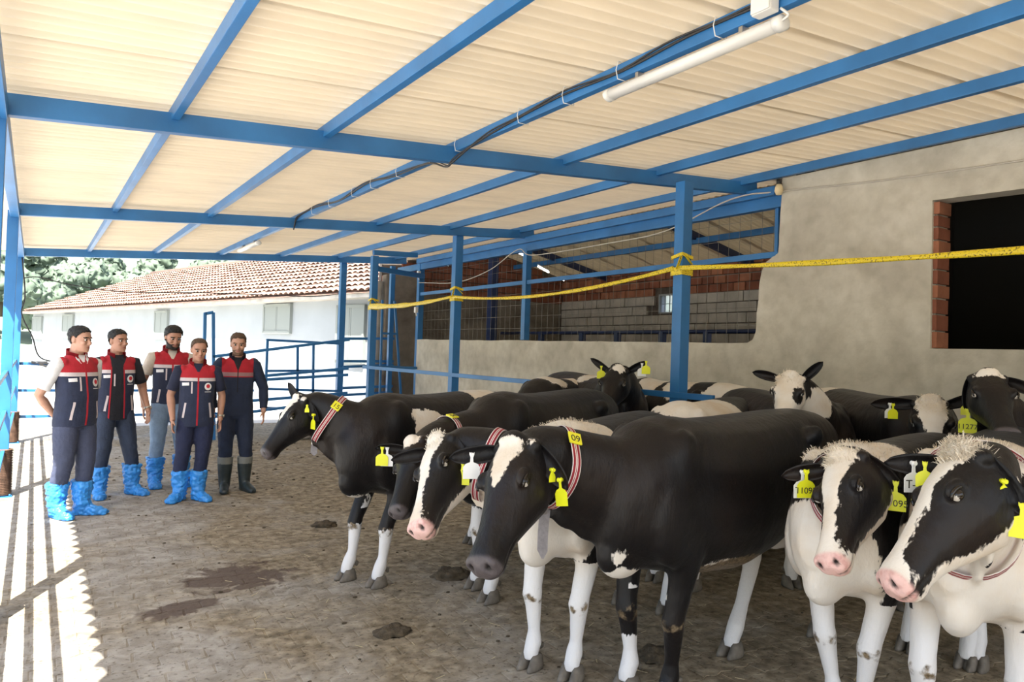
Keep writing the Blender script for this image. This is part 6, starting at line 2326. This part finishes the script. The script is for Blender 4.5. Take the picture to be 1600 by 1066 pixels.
# ---- litter behind the herd at the far corner
bm = bmesh.new()
root = tag(empty('plastic_crate', (4.75, 13.1, 0)), 'red plastic crate on the floor by the far posts', 'crate')
for c, s_ in (((0, -0.14, 0.42), (0.46, 0.02, 0.26)), ((0, 0.14, 0.42), (0.46, 0.02, 0.26)), ((-0.22, 0, 0.42), (0.02, 0.28, 0.26)), ((0.22, 0, 0.42), (0.02, 0.28, 0.26)), ((0, 0, 0.15), (0.46, 0.30, 0.30))):
    b2 = bmesh.new()
    add_box(b2, c, s_, bevel=0.004)
    obj('side_panel' if s_[2] < 0.29 else 'lower_block', b2, M['red_crate'], root)
bm.free()
for (x, y, z, lab) in ((4.05, 13.0, 0.28, 'crumpled white sack left of the red crate'), (5.45, 12.95, 0.30, 'crumpled white sack right of the red crate')):
    bm = bmesh.new()
    bmesh.ops.create_icosphere(bm, subdivisions=4, radius=1.0)
    for v in bm.verts:
        v.co = Vector((v.co.x * 0.34, v.co.y * 0.24, v.co.z * z))
        v.co += v.co.normalized() * 0.07 * noise.noise(v.co * 7)
        v.co.z = max(v.co.z + z, 0.0)
    tag(obj('woven_sack', bm, M['sack'], smooth=True, loc=(x, y, 0.0)), lab, 'sack')

# ---- dung pat, crumbs and straw
def dung_pat(x, y, r, label, seed):
    bm = bmesh.new()
    bmesh.ops.create_icosphere(bm, subdivisions=4, radius=1.0)
    for v in bm.verts:
        n_ = v.co.normalized()
        d_ = 1 + 0.35 * noise.noise(n_ * 2.2 + Vector((seed, 0, 0))) + 0.16 * noise.noise(n_ * 7 + Vector((0, seed, 0)))
        v.co = Vector((n_.x * r * d_, n_.y * r * 0.75 * d_, max(0.0, n_.z * r * 0.42 * d_)))
    tag(obj('dung_pat', bm, M['dung'], smooth=True, loc=(x, y, 0.0)), label, 'dung')
dung_pat(1.81, 3.95, 0.105, 'dark dung pat lying alone on the paving in the foreground', 1)
dung_pat(2.30, 6.6, 0.11, 'flat dung pat on the paving in front of the cow with plate 15', 4)
dung_pat(2.62, 4.75, 0.14, 'low dung heap beside the white forelegs under the blazed cow', 7)
dung_pat(2.95, 2.95, 0.12, 'dung pat on the paving under the belly of the big near cow', 9)
bm = bmesh.new()
crn = random.Random(5)
for _ in range(420):
    x, y = crn.uniform(0.5, 5.5), crn.uniform(3.0, 13.5)
    if x < 1.2 and y < 6 and crn.random() < 0.8:
        continue
    r_ = crn.uniform(0.004, 0.014) * (1.3 if y > 9 else 1)
    bmesh.ops.create_icosphere(bm, subdivisions=1, radius=r_, matrix=Matrix.Translation((x, y, r_ * 0.3)) @ Matrix.Diagonal((1.3, 1, 0.6, 1)))
tag(obj('dirt_crumbs', bm, M['dung']), 'dark crumbs of dry dung scattered over the paving', 'dirt', kind='stuff')
bm = bmesh.new()
for _ in range(150):
    x, y = crn.uniform(1.0, 4.6), crn.uniform(2.0, 7.5)
    a = crn.uniform(0, math.pi)
    l = crn.uniform(0.02, 0.09)
    add_bar(bm, (x, y, 0.004), (x + l * math.cos(a), y + l * math.sin(a), 0.006), 0.003, 0.002)
tag(obj('straw_bits', bm, M['straw']), 'loose straw bits scattered over the paving', 'straw', kind='stuff')
